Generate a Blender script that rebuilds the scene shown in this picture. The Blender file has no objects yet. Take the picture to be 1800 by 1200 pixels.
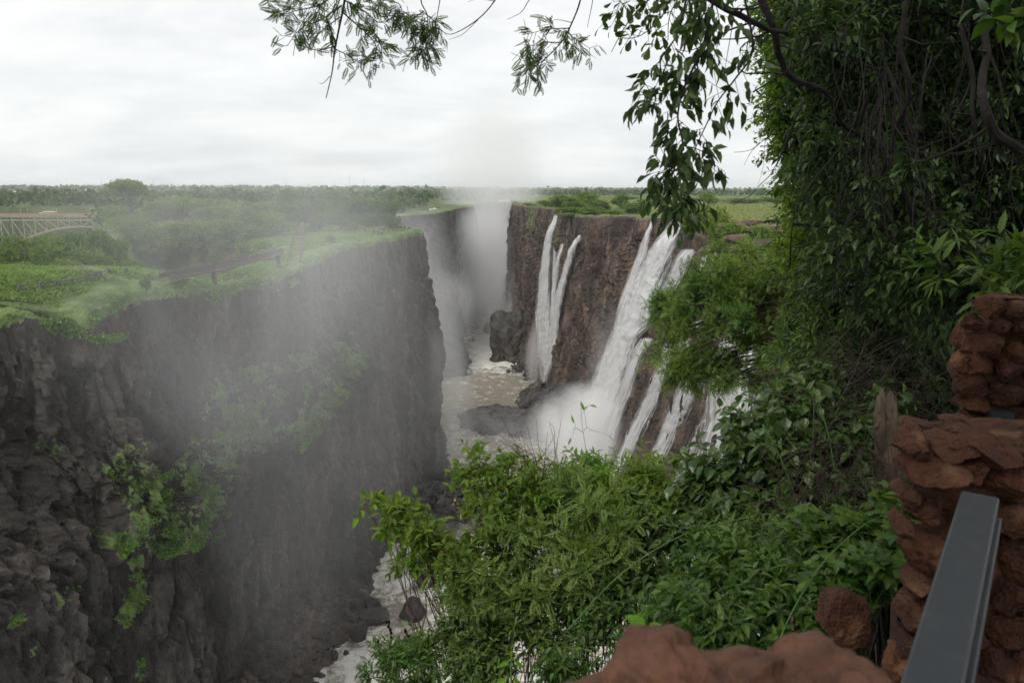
import bpy, math, random
import numpy as np
from mathutils import Vector
from mathutils.bvhtree import BVHTree

F, PITCH = 1350.0, math.radians(11.2)
SC = bpy.context.scene
COL = SC.collection
RS = np.random.default_rng(11)
CP, SP = math.cos(PITCH), math.sin(PITCH)


# ---------------------------------------------------------------- camera rays
def ray(u, v):
    x, y = (u - 900.0) / F, (600.0 - v) / F
    return np.array([x, CP + y * SP, -SP + y * CP])


def P(u, v, Y):                       # point of the line of sight at forward distance Y
    d = ray(u, v)
    return d * (Y / d[1])


def PZ(u, v, z):                      # point of the line of sight at height z
    d = ray(u, v)
    return d * (z / d[2])


# ---------------------------------------------------------------- numpy noise
def _h(ix, iy, iz, seed=0):
    n = (ix.astype(np.int64) * 374761393 + iy.astype(np.int64) * 668265263 + iz.astype(np.int64) * 2147483647 + seed * 1274126177)
    n = (n ^ (n >> 13)) * 1274126177
    n = n & 0xFFFFFFFF
    n = ((n ^ (n >> 16)) * 2246822519) & 0xFFFFFFFF
    n = n ^ (n >> 15)
    return (n & 0xFFFFFF) / float(0xFFFFFF)


def noise(p, seed=0):
    p = np.asarray(p, float)
    i = np.floor(p).astype(np.int64)
    f = p - i
    f = f * f * (3 - 2 * f)
    r = 0
    for dx in (0, 1):
        wx = f[..., 0] if dx else 1 - f[..., 0]
        for dy in (0, 1):
            wy = f[..., 1] if dy else 1 - f[..., 1]
            for dz in (0, 1):
                wz = f[..., 2] if dz else 1 - f[..., 2]
                r = r + wx * wy * wz * _h(i[..., 0] + dx, i[..., 1] + dy, i[..., 2] + dz, seed)
    return r * 2 - 1


def fbm(p, octv=4, seed=0, gain=.5):
    p = np.asarray(p, float)
    a, s, r = 1.0, 0.0, 0
    for k in range(octv):
        r = r + a * noise(p * (2.03 ** k) + 17.3 * k, seed + k)
        s += a
        a *= gain
    return r / s


def cells(p, seed=0):                 # random value of nearest cell, and distance to the border
    p = np.asarray(p, float)
    i = np.floor(p).astype(np.int64)
    d1 = np.full(p.shape[:-1], 9.0)
    d2 = np.full(p.shape[:-1], 9.0)
    rv = np.zeros(p.shape[:-1])
    for dx in (-1, 0, 1):
        for dy in (-1, 0, 1):
            for dz in (-1, 0, 1):
                c = [i[..., 0] + dx, i[..., 1] + dy, i[..., 2] + dz]
                q = [c[k] + _h(c[0], c[1], c[2], seed + 1 + k) for k in range(3)]
                d = sum((q[k] - p[..., k]) ** 2 for k in range(3))
                r = _h(c[0], c[1], c[2], seed + 7)
                m = d < d1
                d2 = np.where(m, d1, np.minimum(d2, d))
                rv = np.where(m, r, rv)
                d1 = np.where(m, d, d1)
    return rv, np.sqrt(d2) - np.sqrt(d1)


def facets(p, seed=0):
    """cells whose faces are tilted planes: angular broken blocks. returns height in about -1..1 and border distance."""
    p = np.asarray(p, float)
    i = np.floor(p).astype(np.int64)
    d1 = np.full(p.shape[:-1], 9.0); d2 = np.full(p.shape[:-1], 9.0); rv = np.zeros(p.shape[:-1])
    for dx in (-1, 0, 1):
        for dy in (-1, 0, 1):
            for dz in (-1, 0, 1):
                c = [i[..., 0] + dx, i[..., 1] + dy, i[..., 2] + dz]
                df = [p[..., k] - (c[k] + _h(c[0], c[1], c[2], seed + 1 + k)) for k in range(3)]
                d = sum(q * q for q in df)
                r = (_h(c[0], c[1], c[2], seed + 7) - .5) * 1.3 + sum(df[k] * (_h(c[0], c[1], c[2], seed + 11 + k) - .5) for k in range(3)) * 2.4
                m = d < d1
                d2 = np.where(m, d1, np.minimum(d2, d))
                rv = np.where(m, r, rv)
                d1 = np.where(m, d, d1)
    return rv, np.sqrt(d2) - np.sqrt(d1)


def smooth(a, b, x):
    t = np.clip((np.asarray(x, float) - a) / (b - a), 0, 1)
    return t * t * (3 - 2 * t)


# ---------------------------------------------------------------- mesh helpers
def mesh_obj(name, V, polys, mat=None, parent=None, smoothf=False, mats=None, midx=None, attrs=None):
    """V (n,3); polys = list of int arrays (k, sides)."""
    V = np.ascontiguousarray(V, dtype=np.float32)
    me = bpy.data.meshes.new(name)
    me.vertices.add(len(V))
    me.vertices.foreach_set('co', V.ravel())
    polys = [np.asarray(p, dtype=np.int32) for p in polys if len(p)]
    tot = np.concatenate([np.full(len(p), p.shape[1], np.int32) for p in polys])
    loops = np.concatenate([p.ravel() for p in polys])
    starts = np.concatenate([[0], np.cumsum(tot)[:-1]]).astype(np.int32)
    me.loops.add(len(loops))
    me.loops.foreach_set('vertex_index', loops)
    me.polygons.add(len(tot))
    me.polygons.foreach_set('loop_start', starts)
    me.polygons.foreach_set('loop_total', tot)
    me.polygons.foreach_set('use_smooth', np.full(len(tot), smoothf, bool))
    if mats:
        for m in mats:
            me.materials.append(m)
        me.polygons.foreach_set('material_index', np.asarray(midx, np.int32))
    elif mat:
        me.materials.append(mat)
    if attrs:
        for k, a in attrs.items():
            at = me.attributes.new(k, 'FLOAT', 'POINT')
            at.data.foreach_set('value', np.asarray(a, np.float32).ravel())
    me.update(calc_edges=True)
    o = bpy.data.objects.new(name, me)
    COL.objects.link(o)
    if parent:
        o.parent = parent
        o.matrix_parent_inverse = parent.matrix_world.inverted() if False else o.matrix_parent_inverse
    return o


def tag(o, label=None, cat=None, group=None, kind=None):
    if label: o['label'] = label
    if cat: o['category'] = cat
    if group: o['group'] = group
    if kind: o['kind'] = kind
    return o


def empty(name, loc, label=None, cat=None, group=None):
    o = bpy.data.objects.new(name, None)
    o.empty_display_size = .3
    COL.objects.link(o)
    o.location = [float(c) for c in loc]
    return tag(o, label, cat, group)


class MB:
    """collects geometry in world coordinates; build() stores it relative to the thing's base."""
    def __init__(s):
        s.v, s.p, s.n, s.m = [], {}, 0, {}

    def add(s, V, polys, mi=0):
        V = np.asarray(V, float)
        for q in polys:
            q = np.asarray(q)
            if len(q) == 0: continue
            s.p.setdefault((q.shape[1], mi), []).append(q + s.n)
        s.v.append(V)
        s.n += len(V)

    def box(s, c, size, rot=0.0, ax=None, mi=0, bev=0.0):
        c = np.asarray(c, float)
        h = np.asarray(size, float) / 2
        if ax is None:
            cr, sr = math.cos(rot), math.sin(rot)
            ax = np.array([[cr, sr, 0], [-sr, cr, 0], [0, 0, 1.0]])
        if bev <= 0:
            L = np.array([[x, y, z] for x in (-1, 1) for y in (-1, 1) for z in (-1, 1)]) * h
            Fc = [[0, 1, 3, 2], [4, 6, 7, 5], [0, 4, 5, 1], [2, 3, 7, 6], [0, 2, 6, 4], [1, 5, 7, 3]]
            s.add(c + L @ ax, [np.array(Fc)], mi)
        else:                          # chamfered along local Y (ring of 8, capped)
            b = bev
            ring = np.array([[-h[0] + b, -h[2]], [h[0] - b, -h[2]], [h[0], -h[2] + b], [h[0], h[2] - b], [h[0] - b, h[2]], [-h[0] + b, h[2]], [-h[0], h[2] - b], [-h[0], -h[2] + b]])
            L = []
            for y in (-h[1], h[1]):
                for q in ring: L.append([q[0], y, q[1]])
            q4 = np.array([[k, (k + 1) % 8, 8 + (k + 1) % 8, 8 + k] for k in range(8)])
            s.add(c + np.array(L) @ ax, [q4, np.array([list(range(7, -1, -1))]), np.array([list(range(8, 16))])], mi)

    def bar(s, a, b, w, h=None, mi=0):
        a, b = np.asarray(a, float), np.asarray(b, float)
        d = b - a
        L = np.linalg.norm(d)
        d = d / L
        up = np.array([0, 0, 1.0]) if abs(d[2]) < .95 else np.array([1.0, 0, 0])
        x = np.cross(d, up); x /= np.linalg.norm(x)
        z = np.cross(x, d)
        s.box((a + b) / 2, (w, L, h or w), ax=np.array([x, d, z]), mi=mi)

    def tube(s, pts, rad, n=5, mi=0, cap=True):
        pts = np.asarray(pts, float)
        k = len(pts)
        rad = np.broadcast_to(np.asarray(rad, float), (k,))
        t = np.gradient(pts, axis=0)
        t /= np.maximum(np.linalg.norm(t, axis=1, keepdims=True), 1e-9)
        ref = np.array([.31, .17, .93]) if abs(t[0][2]) < .8 else np.array([.93, .31, .17])
        x = np.cross(t, ref); x /= np.maximum(np.linalg.norm(x, axis=1, keepdims=True), 1e-9)
        y = np.cross(t, x)
        a = np.arange(n) * 2 * math.pi / n
        V = pts[:, None] + rad[:, None, None] * (np.cos(a)[None, :, None] * x[:, None] + np.sin(a)[None, :, None] * y[:, None])
        i = np.arange(k - 1)[:, None] * n
        j = np.arange(n)[None]
        j2 = (j + 1) % n
        Q = np.stack([i + j, i + n + j, i + n + j2, i + j2], -1).reshape(-1, 4)
        pl = [Q]
        if cap:
            pl += [np.array([list(range(n))]), np.array([[(k - 1) * n + q for q in range(n - 1, -1, -1)]])]
        s.add(V.reshape(-1, 3), pl, mi)

    def build(s, name, mat, parent=None, base=None, smoothf=False, mats=None, attrs=None):
        V = np.concatenate(s.v)
        if base is None:
            base = np.array(parent['_b']) if parent and '_b' in parent else np.zeros(3)
        polys, mi = [], []
        for (k, m), L in s.p.items():
            q = np.concatenate(L)
            polys.append(q)
            mi += [m] * len(q)
        o = mesh_obj(name, V - base, polys, mat, parent, smoothf, mats, mi, attrs)
        if parent is None:
            o.location = [float(c) for c in base]
        return o


def thing(name, base, label, cat, group=None):
    """Empty at the base; parts built with base offset."""
    o = empty(name, base, label, cat, group)
    o['_b'] = [float(c) for c in base]
    return o


def grid_polys(nr, nc, wrap=False):
    i = np.arange(nr - 1)[:, None] * nc
    j = np.arange(nc if wrap else nc - 1)[None]
    j2 = (j + 1) % nc
    return np.stack([i + j, i + j2, i + nc + j2, i + nc + j], -1).reshape(-1, 4)


# unit icospheres
def _ico(n):
    t = (1 + 5 ** .5) / 2
    V = np.array([[-1, t, 0], [1, t, 0], [-1, -t, 0], [1, -t, 0], [0, -1, t], [0, 1, t], [0, -1, -t], [0, 1, -t], [t, 0, -1], [t, 0, 1], [-t, 0, -1], [-t, 0, 1]], float)
    Fc = np.array([[0, 11, 5], [0, 5, 1], [0, 1, 7], [0, 7, 10], [0, 10, 11], [1, 5, 9], [5, 11, 4], [11, 10, 2], [10, 7, 6], [7, 1, 8], [3, 9, 4], [3, 4, 2], [3, 2, 6], [3, 6, 8], [3, 8, 9], [4, 9, 5], [2, 4, 11], [6, 2, 10], [8, 6, 7], [9, 8, 1]])
    V /= np.linalg.norm(V, axis=1, keepdims=True)
    for _ in range(n):
        mid, V2, F2 = {}, list(V), []
        def m(a, b):
            k = (min(a, b), max(a, b))
            if k not in mid:
                q = (V2[a] + V2[b]); q = q / np.linalg.norm(q)
                mid[k] = len(V2); V2.append(q)
            return mid[k]
        for a, b, c in Fc:
            ab, bc, ca = m(a, b), m(b, c), m(c, a)
            F2 += [[a, ab, ca], [b, bc, ab], [c, ca, bc], [ab, bc, ca]]
        V, Fc = np.array(V2), np.array(F2)
    return V, Fc


ICO = {k: _ico(k) for k in (1, 2, 3, 4, 5)}


def rock_geo(c, r, seed, lod=2, cuts=9, rough=.12, rot=None):
    rs = np.random.default_rng(seed)
    V, Fc = ICO[lod]
    V = V.copy()
    n = rs.normal(size=(cuts, 3)); n /= np.linalg.norm(n, axis=1, keepdims=True)
    d = rs.uniform(.45, .85, cuts)
    for k in range(cuts):
        e = V @ n[k] - d[k]
        V = V - np.maximum(e, 0)[:, None] * n[k] * .92
    V = V * (1 + rough * fbm(V * 1.7 + seed % 97, 3, seed % 31)[:, None])
    V = V * np.asarray(r)
    a = rs.uniform(0, 6.28) if rot is None else rot
    ca, sa = math.cos(a), math.sin(a)
    V = V @ np.array([[ca, sa, 0], [-sa, ca, 0], [0, 0, 1]])
    return V + np.asarray(c), [Fc]


# ---------------------------------------------------------------- material helper
class NT:
    def __init__(s, name, world=False):
        if world:
            s.m = bpy.data.worlds.new(name)
        else:
            s.m = bpy.data.materials.new(name)
        s.m.use_nodes = True
        s.t = s.m.node_tree
        s.t.nodes.clear()

    def n(s, typ, props=None, **inp):
        nd = s.t.nodes.new('ShaderNode' + typ)
        for k, v in (props or {}).items():
            setattr(nd, k, v)
        for k, v in inp.items():
            key = int(k[1:]) if k[0] == 'i' and k[1:].isdigit() else k.replace('_', ' ')
            sock = nd.inputs[key]
            if isinstance(v, bpy.types.NodeSocket):
                s.t.links.new(v, sock)
            elif isinstance(v, bpy.types.Node):
                s.t.links.new(v.outputs[0], sock)
            else:
                if sock.type == 'RGBA' and len(v) == 3: v = (*v, 1)
                sock.default_value = v
        return nd

    def math(s, op, a, b=0.0, c=None, clamp=False):
        kw = dict(i0=a, i1=b)
        if c is not None: kw['i2'] = c
        return s.n('Math', dict(operation=op, use_clamp=clamp), **kw).outputs[0]

    def vmath(s, op, a, b=(0, 0, 0)):
        n = s.n('VectorMath', dict(operation=op), i0=a, i1=b)
        return n.outputs['Value'] if op in ('LENGTH', 'DOT_PRODUCT', 'DISTANCE') else n.outputs[0]

    def mixc(s, f, a, b, mode='MIX'):
        nd = s.t.nodes.new('ShaderNodeMix')
        nd.data_type = 'RGBA'
        nd.blend_type = mode
        for i, v in ((0, f), (6, a), (7, b)):
            if isinstance(v, bpy.types.Node): v = v.outputs[0]
            if isinstance(v, bpy.types.NodeSocket):
                s.t.links.new(v, nd.inputs[i])
            else:
                if i and len(v) == 3: v = (*v, 1)
                nd.inputs[i].default_value = v
        return nd.outputs[2]

    def ramp(s, f, stops, interp='LINEAR'):
        nd = s.n('ValToRGB', Fac=f)
        nd.color_ramp.interpolation = interp
        el = nd.color_ramp.elements
        while len(el) < len(stops): el.new(.5)
        for e, (p, c) in zip(el, stops):
            e.position = p
            e.color = (*c, 1) if isinstance(c, (tuple, list)) else (c, c, c, 1)
        return nd.outputs[0]

    def step(s, x, a, b):
        nd = s.n('MapRange', dict(interpolation_type='SMOOTHSTEP'), Value=x)
        nd.inputs[1].default_value, nd.inputs[2].default_value = a, b
        return nd.outputs[0]

    def coord(s, which='Object', scale=(1, 1, 1)):
        tc = s.n('TexCoord')
        if scale == (1, 1, 1): return tc.outputs[which]
        return s.vmath('MULTIPLY', tc.outputs[which], scale)

    def wcoord(s, scale=(1, 1, 1)):    # world-space position
        g = s.n('NewGeometry')
        if scale == (1, 1, 1): return g.outputs['Position']
        return s.vmath('MULTIPLY', g.outputs['Position'], scale)

    def noise(s, vec, scale, detail=4, rough=.55, dist=0.0):
        return s.n('TexNoise', Vector=vec, Scale=scale, Detail=detail, Roughness=rough, Distortion=dist).outputs[0]

    def bump(s, h, strength=.5, dist=.1, normal=None):
        kw = dict(Height=h, Strength=strength, Distance=dist)
        if normal: kw['Normal'] = normal
        return s.n('Bump', **kw).outputs[0]

    def bsdf(s, col, rough=.8, spec=.3, normal=None, **kw):
        a = dict(Base_Color=col, Roughness=rough, **kw)
        if normal: a['Normal'] = normal
        b = s.n('BsdfPrincipled', **a)
        b.inputs['Specular IOR Level'].default_value = spec
        return b.outputs[0]

    def out(s, surf=None, vol=None):
        o = s.t.nodes.new('ShaderNodeOutputWorld' if isinstance(s.m, bpy.types.World) else 'ShaderNodeOutputMaterial')
        if surf is not None: s.t.links.new(surf, o.inputs['Surface'])
        if vol is not None: s.t.links.new(vol, o.inputs['Volume'])
        return s.m
# ================================================================ materials
def rock_mat(name, c1, c2, c3, streak=(.35, .35, .06), veg=True, bscale=1.0, rough=.75, green=((.035, .075, .02), (.10, .19, .055)), spec=.3):
    t = NT(name)
    p = t.wcoord()
    n1 = t.noise(t.vmath('MULTIPLY', p, streak), 1.0, 5, .6, .4)
    n2 = t.noise(p, .9 * bscale, 6, .65)
    vor = t.n('TexVoronoi', dict(feature='F1'), Vector=t.vmath('MULTIPLY', t.vmath('ADD', p, t.n('TexNoise', Vector=p, Scale=.3 * bscale).outputs[1]), (.8 * bscale, .8 * bscale, .33 * bscale)), Scale=1.0)
    base = t.mixc(t.step(n1, .38, .62), c1, c2)
    base = t.mixc(t.step(n2, .55, .75), base, c3)
    base = t.mixc(.3, base, t.mixc(vor.outputs[1], base, base), 'MIX')
    big = t.n('TexVoronoi', dict(feature='F1'), Vector=t.vmath('MULTIPLY', t.vmath('ADD', p, t.vmath('MULTIPLY', t.n('TexNoise', Vector=p, Scale=.12, Detail=3.0).outputs[1], (6, 6, 10))), (.22, .22, .07)), Scale=1.0)
    btone = t.n('SeparateColor', Color=big.outputs[1]).outputs[1]
    base = t.mixc(1.0, base, t.ramp(btone, [(0, .62), (.5, .95), (1, 1.45)]), 'MULTIPLY')
    low = t.noise(t.vmath('MULTIPLY', p, (1, 1, .5)), .045, 4, .6)
    base = t.mixc(1.0, base, t.ramp(low, [(.35, .6), (.6, 1.4)]), 'MULTIPLY')
    tone = t.n('SeparateColor', Color=vor.outputs[1]).outputs[0]
    base = t.mixc(1.0, base, t.ramp(tone, [(0, .82), (1, 1.18)]), 'MULTIPLY')
    crack = t.n('TexVoronoi', dict(feature='DISTANCE_TO_EDGE'), Vector=t.vmath('MULTIPLY', p, (.8 * bscale, .8 * bscale, .33 * bscale)), Scale=1.0)
    nb = t.noise(t.vmath('MULTIPLY', p, (1, 1, .4)), 2.2 * bscale, 6, .7)
    h = t.math('ADD', t.math('MULTIPLY', nb, 1.0), t.math('MULTIPLY', t.math('MINIMUM', crack.outputs[0], .12), 2.5))
    nrm = t.bump(h, .9, .45 / bscale)
    if veg:
        a = t.n('Attribute', dict(attribute_name='veg'))
        ng = t.noise(p, 1.3, 5, .65)
        ng2 = t.noise(p, .18, 3, .6)
        m = t.step(t.math('ADD', a.outputs['Fac'], t.math('MULTIPLY', t.math('SUBTRACT', ng, .5), 1.6)), .42, .62)
        gcol = t.mixc(t.step(t.math('ADD', t.math('MULTIPLY', ng2, .7), t.math('MULTIPLY', ng, .3)), .35, .65), green[0], green[1])
        base = t.mixc(m, base, gcol)
    return t.out(t.bsdf(base, rough, spec, nrm))


M = {}
M['cliff_grey'] = rock_mat('dark basalt', (.064, .056, .049), (.036, .032, .029), (.125, .105, .090), green=((.07, .11, .035), (.18, .255, .085)))
M['cliff_brown'] = rock_mat('brown basalt', (.105, .074, .054), (.045, .036, .031), (.17, .105, .068), streak=(.25, .25, .05), green=((.05, .085, .02), (.14, .19, .06)))
M['bank'] = rock_mat('red bank rock', (.15, .09, .065), (.07, .055, .045), (.22, .13, .09), green=((.05, .09, .03), (.10, .17, .05)))
M['boulder'] = rock_mat('wet boulder', (.056, .048, .041), (.030, .027, .025), (.100, .086, .074), veg=False, bscale=1.6, rough=.5, spec=.5)
M['talus'] = rock_mat('brown talus', (.085, .066, .052), (.045, .037, .031), (.14, .11, .088), veg=False, bscale=1.6)
M['ledge_rock'] = rock_mat('rusty ledge rock', (.12, .07, .05), (.055, .040, .034), (.20, .12, .085), veg=False, bscale=1.4)


def simple(name, col, rough=.7, spec=.3, var=.25, scale=6.0, bump=.2, bd=.02, metal=0.0):
    t = NT(name)
    p = t.coord('Object')
    n = t.noise(p, scale, 5, .6)
    c = t.mixc(t.step(n, .3, .7), tuple(k * (1 - var) for k in col), tuple(k * (1 + var) for k in col))
    nrm = t.bump(t.noise(p, scale * 3, 4, .6), bump, bd)
    return t.out(t.bsdf(c, rough, spec, nrm, Metallic=metal))


# grass and plateau ground
def ground_mat(name, ca, cb, cc, sc=.25):
    t = NT(name)
    p = t.wcoord()
    n = t.noise(p, sc, 6, .65)
    n2 = t.noise(p, sc * 8, 4, .7)
    c = t.mixc(t.step(n, .35, .6), ca, cb)
    c = t.mixc(t.step(t.math('ADD', t.math('MULTIPLY', n, .5), t.math('MULTIPLY', n2, .5)), .52, .66), c, cc)
    return t.out(t.bsdf(c, .9, .15, t.bump(t.math('ADD', n2, t.noise(p, sc * 30, 3, .7)), .8, .35)))


M['plain'] = ground_mat('plain ground', (.045, .075, .025), (.10, .13, .05), (.12, .10, .06), .02)
M['plateau'] = ground_mat('river plateau grassland', (.16, .20, .07), (.25, .26, .11), (.10, .13, .045), .06)
M['soil'] = ground_mat('dark soil and litter', (.030, .020, .013), (.055, .035, .022), (.020, .022, .010), 1.2)


def leaf_mat(name, stops, transl=.35, rough=.5, spec=.3, hue2=None):
    """leaf colour varies from leaf to leaf; light passes through."""
    t = NT(name)
    g = t.n('NewGeometry')
    r = g.outputs['Random Per Island']
    c = t.ramp(r, stops)
    if hue2:
        nz = t.noise(g.outputs['Position'], hue2[0], 2, .5)
        c = t.mixc(t.step(nz, .42, .62), c, t.mixc(1.0, c, hue2[1], 'MULTIPLY'))
    b = t.bsdf(c, rough, spec)
    tr = t.n('BsdfTranslucent', Color=t.mixc(1.0, c, (1.5, 1.6, .7), 'MULTIPLY'))
    mx = t.n('MixShader', Fac=transl, i1=b, i2=tr.outputs[0])
    return t.out(mx.outputs[0])


def G(*cols):
    n = len(cols)
    return [((i / max(1, n - 1)), c) for i, c in enumerate(cols)]


M['leaf_far'] = leaf_mat('distant foliage', G((.040, .065, .022), (.065, .105, .032), (.095, .14, .042)), .15, .8, .1)
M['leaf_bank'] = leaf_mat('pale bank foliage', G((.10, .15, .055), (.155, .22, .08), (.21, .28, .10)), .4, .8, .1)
M['leaf_grove'] = leaf_mat('grove foliage', G((.055, .10, .028), (.095, .16, .045), (.145, .22, .06)), .4, .7, .15)
M['leaf_plateau'] = leaf_mat('plateau bush foliage', G((.06, .11, .024), (.12, .19, .037), (.19, .27, .05)), .4, .7, .15)
M['leaf_yellow'] = leaf_mat('yellow green foliage', G((.07, .12, .015), (.14, .20, .02), (.22, .28, .03)), .25, .7, .15)
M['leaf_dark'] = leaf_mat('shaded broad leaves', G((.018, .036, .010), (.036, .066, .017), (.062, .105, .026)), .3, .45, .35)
M['leaf_bright'] = leaf_mat('fresh bright leaves', G((.07, .125, .018), (.115, .19, .028), (.18, .26, .040)), .5, .5, .3)
M['leaf_shrub'] = leaf_mat('shrub leaves', G((.048, .090, .018), (.085, .145, .028), (.135, .21, .040)), .35, .45, .35, hue2=(.9, (.6, .72, .6)))
M['leaf_glossy'] = leaf_mat('oval shrub leaves', G((.032, .066, .016), (.058, .105, .026), (.092, .155, .036)), .3, .35, .5)
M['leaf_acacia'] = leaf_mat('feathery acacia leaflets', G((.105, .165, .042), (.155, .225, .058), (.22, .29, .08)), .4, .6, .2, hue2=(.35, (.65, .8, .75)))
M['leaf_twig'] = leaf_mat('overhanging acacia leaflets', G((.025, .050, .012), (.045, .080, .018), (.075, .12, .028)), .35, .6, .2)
M['leaf_herb'] = leaf_mat('herb leaves', G((.040, .085, .018), (.070, .13, .026), (.115, .19, .036)), .35, .45, .3, hue2=(1.3, (.6, .72, .6)))
M['leaf_lime'] = leaf_mat('lime leaves', G((.10, .22, .02), (.15, .28, .03)), .45, .4, .4)
M['blade'] = leaf_mat('grass blades', G((.04, .09, .02), (.08, .15, .035), (.13, .17, .06)), .3, .6, .2)
M['tall_grass'] = leaf_mat('tall pale grass', G((.17, .22, .08), (.26, .29, .13), (.36, .36, .18)), .3, .7, .1)
M['turf'] = leaf_mat('bright turf', G((.10, .17, .045), (.17, .27, .075), (.28, .35, .13)), .3, .8, .1)
M['moss'] = leaf_mat('ledge plants', G((.06, .13, .03), (.12, .22, .05), (.19, .30, .06)), .25, .8, .1)
M['bark'] = simple('grey brown bark', (.055, .045, .036), .9, .2, .4, 12, .6, .02)
M['bark_dark'] = simple('dark bark', (.016, .014, .012), .9, .2, .4, 14, .6, .02)
M['bark_far'] = simple('far bark', (.09, .08, .07), .9, .1)
M['twig_dead'] = simple('dry twig', (.055, .042, .032), .9, .2, .4, 20, .3, .01)
M['stem_green'] = simple('green stem', (.06, .13, .03), .6, .3, .3, 8, .1, .01)
M['stem_red'] = simple('reddish stem', (.09, .045, .03), .7, .3, .3, 8, .1, .01)
M['seed'] = simple('dark seed head', (.012, .009, .008), .9, .1)
M['pod'] = simple('dry seed pod', (.05, .025, .015), .8, .2)

# river
t = NT('muddy river with foam')
p = t.wcoord()
wv = t.vmath('ADD', p, t.vmath('SCALE', t.n('TexNoise', Vector=p, Scale=.12, Detail=3).outputs[1], (0, 0, 0)))
dn = t.n('TexNoise', Vector=p, Scale=.16, Detail=3)
pw = t.vmath('ADD', p, t.vmath('MULTIPLY', dn.outputs[1], (9, 9, 0)))
f1 = t.noise(t.vmath('MULTIPLY', pw, (.22, .16, 0)), 1.0, 8, .72, .25)
f2 = t.noise(t.vmath('MULTIPLY', pw, (1.4, 1.0, 0)), 1.0, 6, .72, .2)
foam = t.n('Attribute', dict(attribute_name='foam')).outputs['Fac']
fm = t.step(t.math('ADD', t.math('ADD', t.math('MULTIPLY', f1, .74), t.math('MULTIPLY', f2, .26)), t.math('MULTIPLY', foam, .27)), .55, .69)
mud = t.mixc(t.step(f2, .3, .7), (.25, .22, .165), (.38, .34, .265))
col = t.mixc(fm, mud, (.82, .80, .74))
nrm = t.bump(t.math('ADD', f1, t.math('MULTIPLY', t.noise(pw, 2.5, 4, .6), .4)), .8, .8)
M['river'] = t.out(t.bsdf(col, t.math('ADD', .22, t.math('MULTIPLY', fm, .6)), .4, nrm))


SOFT = 1.15


def fall_mat(name, thin, col=(.93, .935, .935), dens=1.0):
    """falling water: bright streaks, torn edges where the rock shows through."""
    t = NT(name)
    uv = t.n('TexCoord').outputs['UV']
    a = t.n('Attribute', dict(attribute_name='edge')).outputs['Fac']
    st = t.noise(t.vmath('MULTIPLY', uv, (30, 1.5, 1)), 1.0, 7, .70, .25)
    st2 = t.noise(t.vmath('MULTIPLY', uv, (95, 5, 1)), 1.0, 5, .75, .2)
    big = t.noise(t.vmath('MULTIPLY', uv, (9, 1.8, 1)), 1.0, 5, .65, .4)
    s = t.math('ADD', t.math('ADD', t.math('MULTIPLY', st, .46), t.math('MULTIPLY', st2, .34)), t.math('MULTIPLY', big, .20))
    al = t.step(t.math('ADD', t.math('MULTIPLY', a, 1.5), t.math('MULTIPLY', t.math('SUBTRACT', s, .5), 5.5)), thin, thin + SOFT)
    al = t.math('MULTIPLY', al, dens)
    c = t.mixc(t.step(s, .40, .58), tuple(k * .70 for k in col), col)
    nrm = t.bump(s, .9, .8)
    b = t.bsdf(c, .6, .3, nrm)
    tl = t.n('BsdfTranslucent', Color=(.85, .86, .86))
    bb = t.n('MixShader', Fac=.3, i1=b, i2=tl.outputs[0])
    tr = t.n('BsdfTransparent')
    mx = t.n('MixShader', Fac=al, i1=tr.outputs[0], i2=bb.outputs[0])
    return t.out(mx.outputs[0])


M['fall_thick'] = fall_mat('thick falling water', .12)
M['fall_thin'] = fall_mat('thin falling water', .38, (.90, .905, .91), .95)
M['fall_wisp'] = fall_mat('wispy falling water', .60, (.88, .89, .90), .9)

# foreground stonework
t = NT('rust red laterite stone')
p = t.coord('Object')
r = t.n('NewGeometry').outputs['Random Per Island']
n = t.noise(p, 9, 6, .7)
n2 = t.noise(p, 38, 5, .7)
c = t.mixc(t.step(n, .35, .65), (.046, .020, .012), (.092, .041, .021))
c = t.mixc(t.step(n2, .5, .75), c, (.045, .022, .018))
c = t.mixc(t.step(t.noise(p, 5, 3, .6), .56, .68), c, (.14, .078, .044))
c = t.mixc(1.0, c, t.ramp(r, [(0, (.62, .55, .56)), (.5, (1, .95, .9)), (1, (1.2, 1.0, .9))]), 'MULTIPLY')
vv = t.n('TexVoronoi', dict(feature='F1'), Vector=p, Scale=60.0)
h = t.math('ADD', t.math('ADD', t.math('MULTIPLY', n2, .7), t.math('MULTIPLY', n, 1.2)), t.math('MULTIPLY', vv.outputs[0], .35))
M['stone'] = t.out(t.bsdf(c, .85, .25, t.bump(h, 1.0, .022)))
M['mortar'] = simple('sandy mortar', (.085, .045, .026), .95, .1, .3, 25, .8, .01)
t = NT('blurred near stone')
p = t.coord('Object')
n = t.noise(p, 14, 6, .7)
n2 = t.noise(p, 60, 5, .7)
c = t.mixc(t.step(n, .35, .65), (.062, .028, .016), (.125, .056, .029))
c = t.mixc(t.step(n2, .48, .72), c, (.07, .032, .022))
c = t.mixc(t.step(t.noise(p, 7, 3, .6), .60, .68), c, (.035, .018, .012))
M['near_stone'] = t.out(t.bsdf(c, .8, .35, t.bump(t.math('ADD', n, n2), .9, .008)))
t = NT('powder coated grey steel')
p = t.coord('Object')
c = t.mixc(t.step(t.noise(p, 30, 5, .75), .50, .72), (.017, .021, .025), (.029, .033, .037))
sc_ = t.step(t.noise(t.vmath('MULTIPLY', p, (1, 1, 1)), 160, 2, .5), .76, .80)
c = t.mixc(sc_, c, (.20, .13, .08))
M['steel'] = t.out(t.bsdf(c, t.math('ADD', .42, t.math('MULTIPLY', t.noise(p, 14, 4, .6), .2)), .45, t.bump(t.noise(p, 260, 3, .5), .12, .001)))
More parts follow.
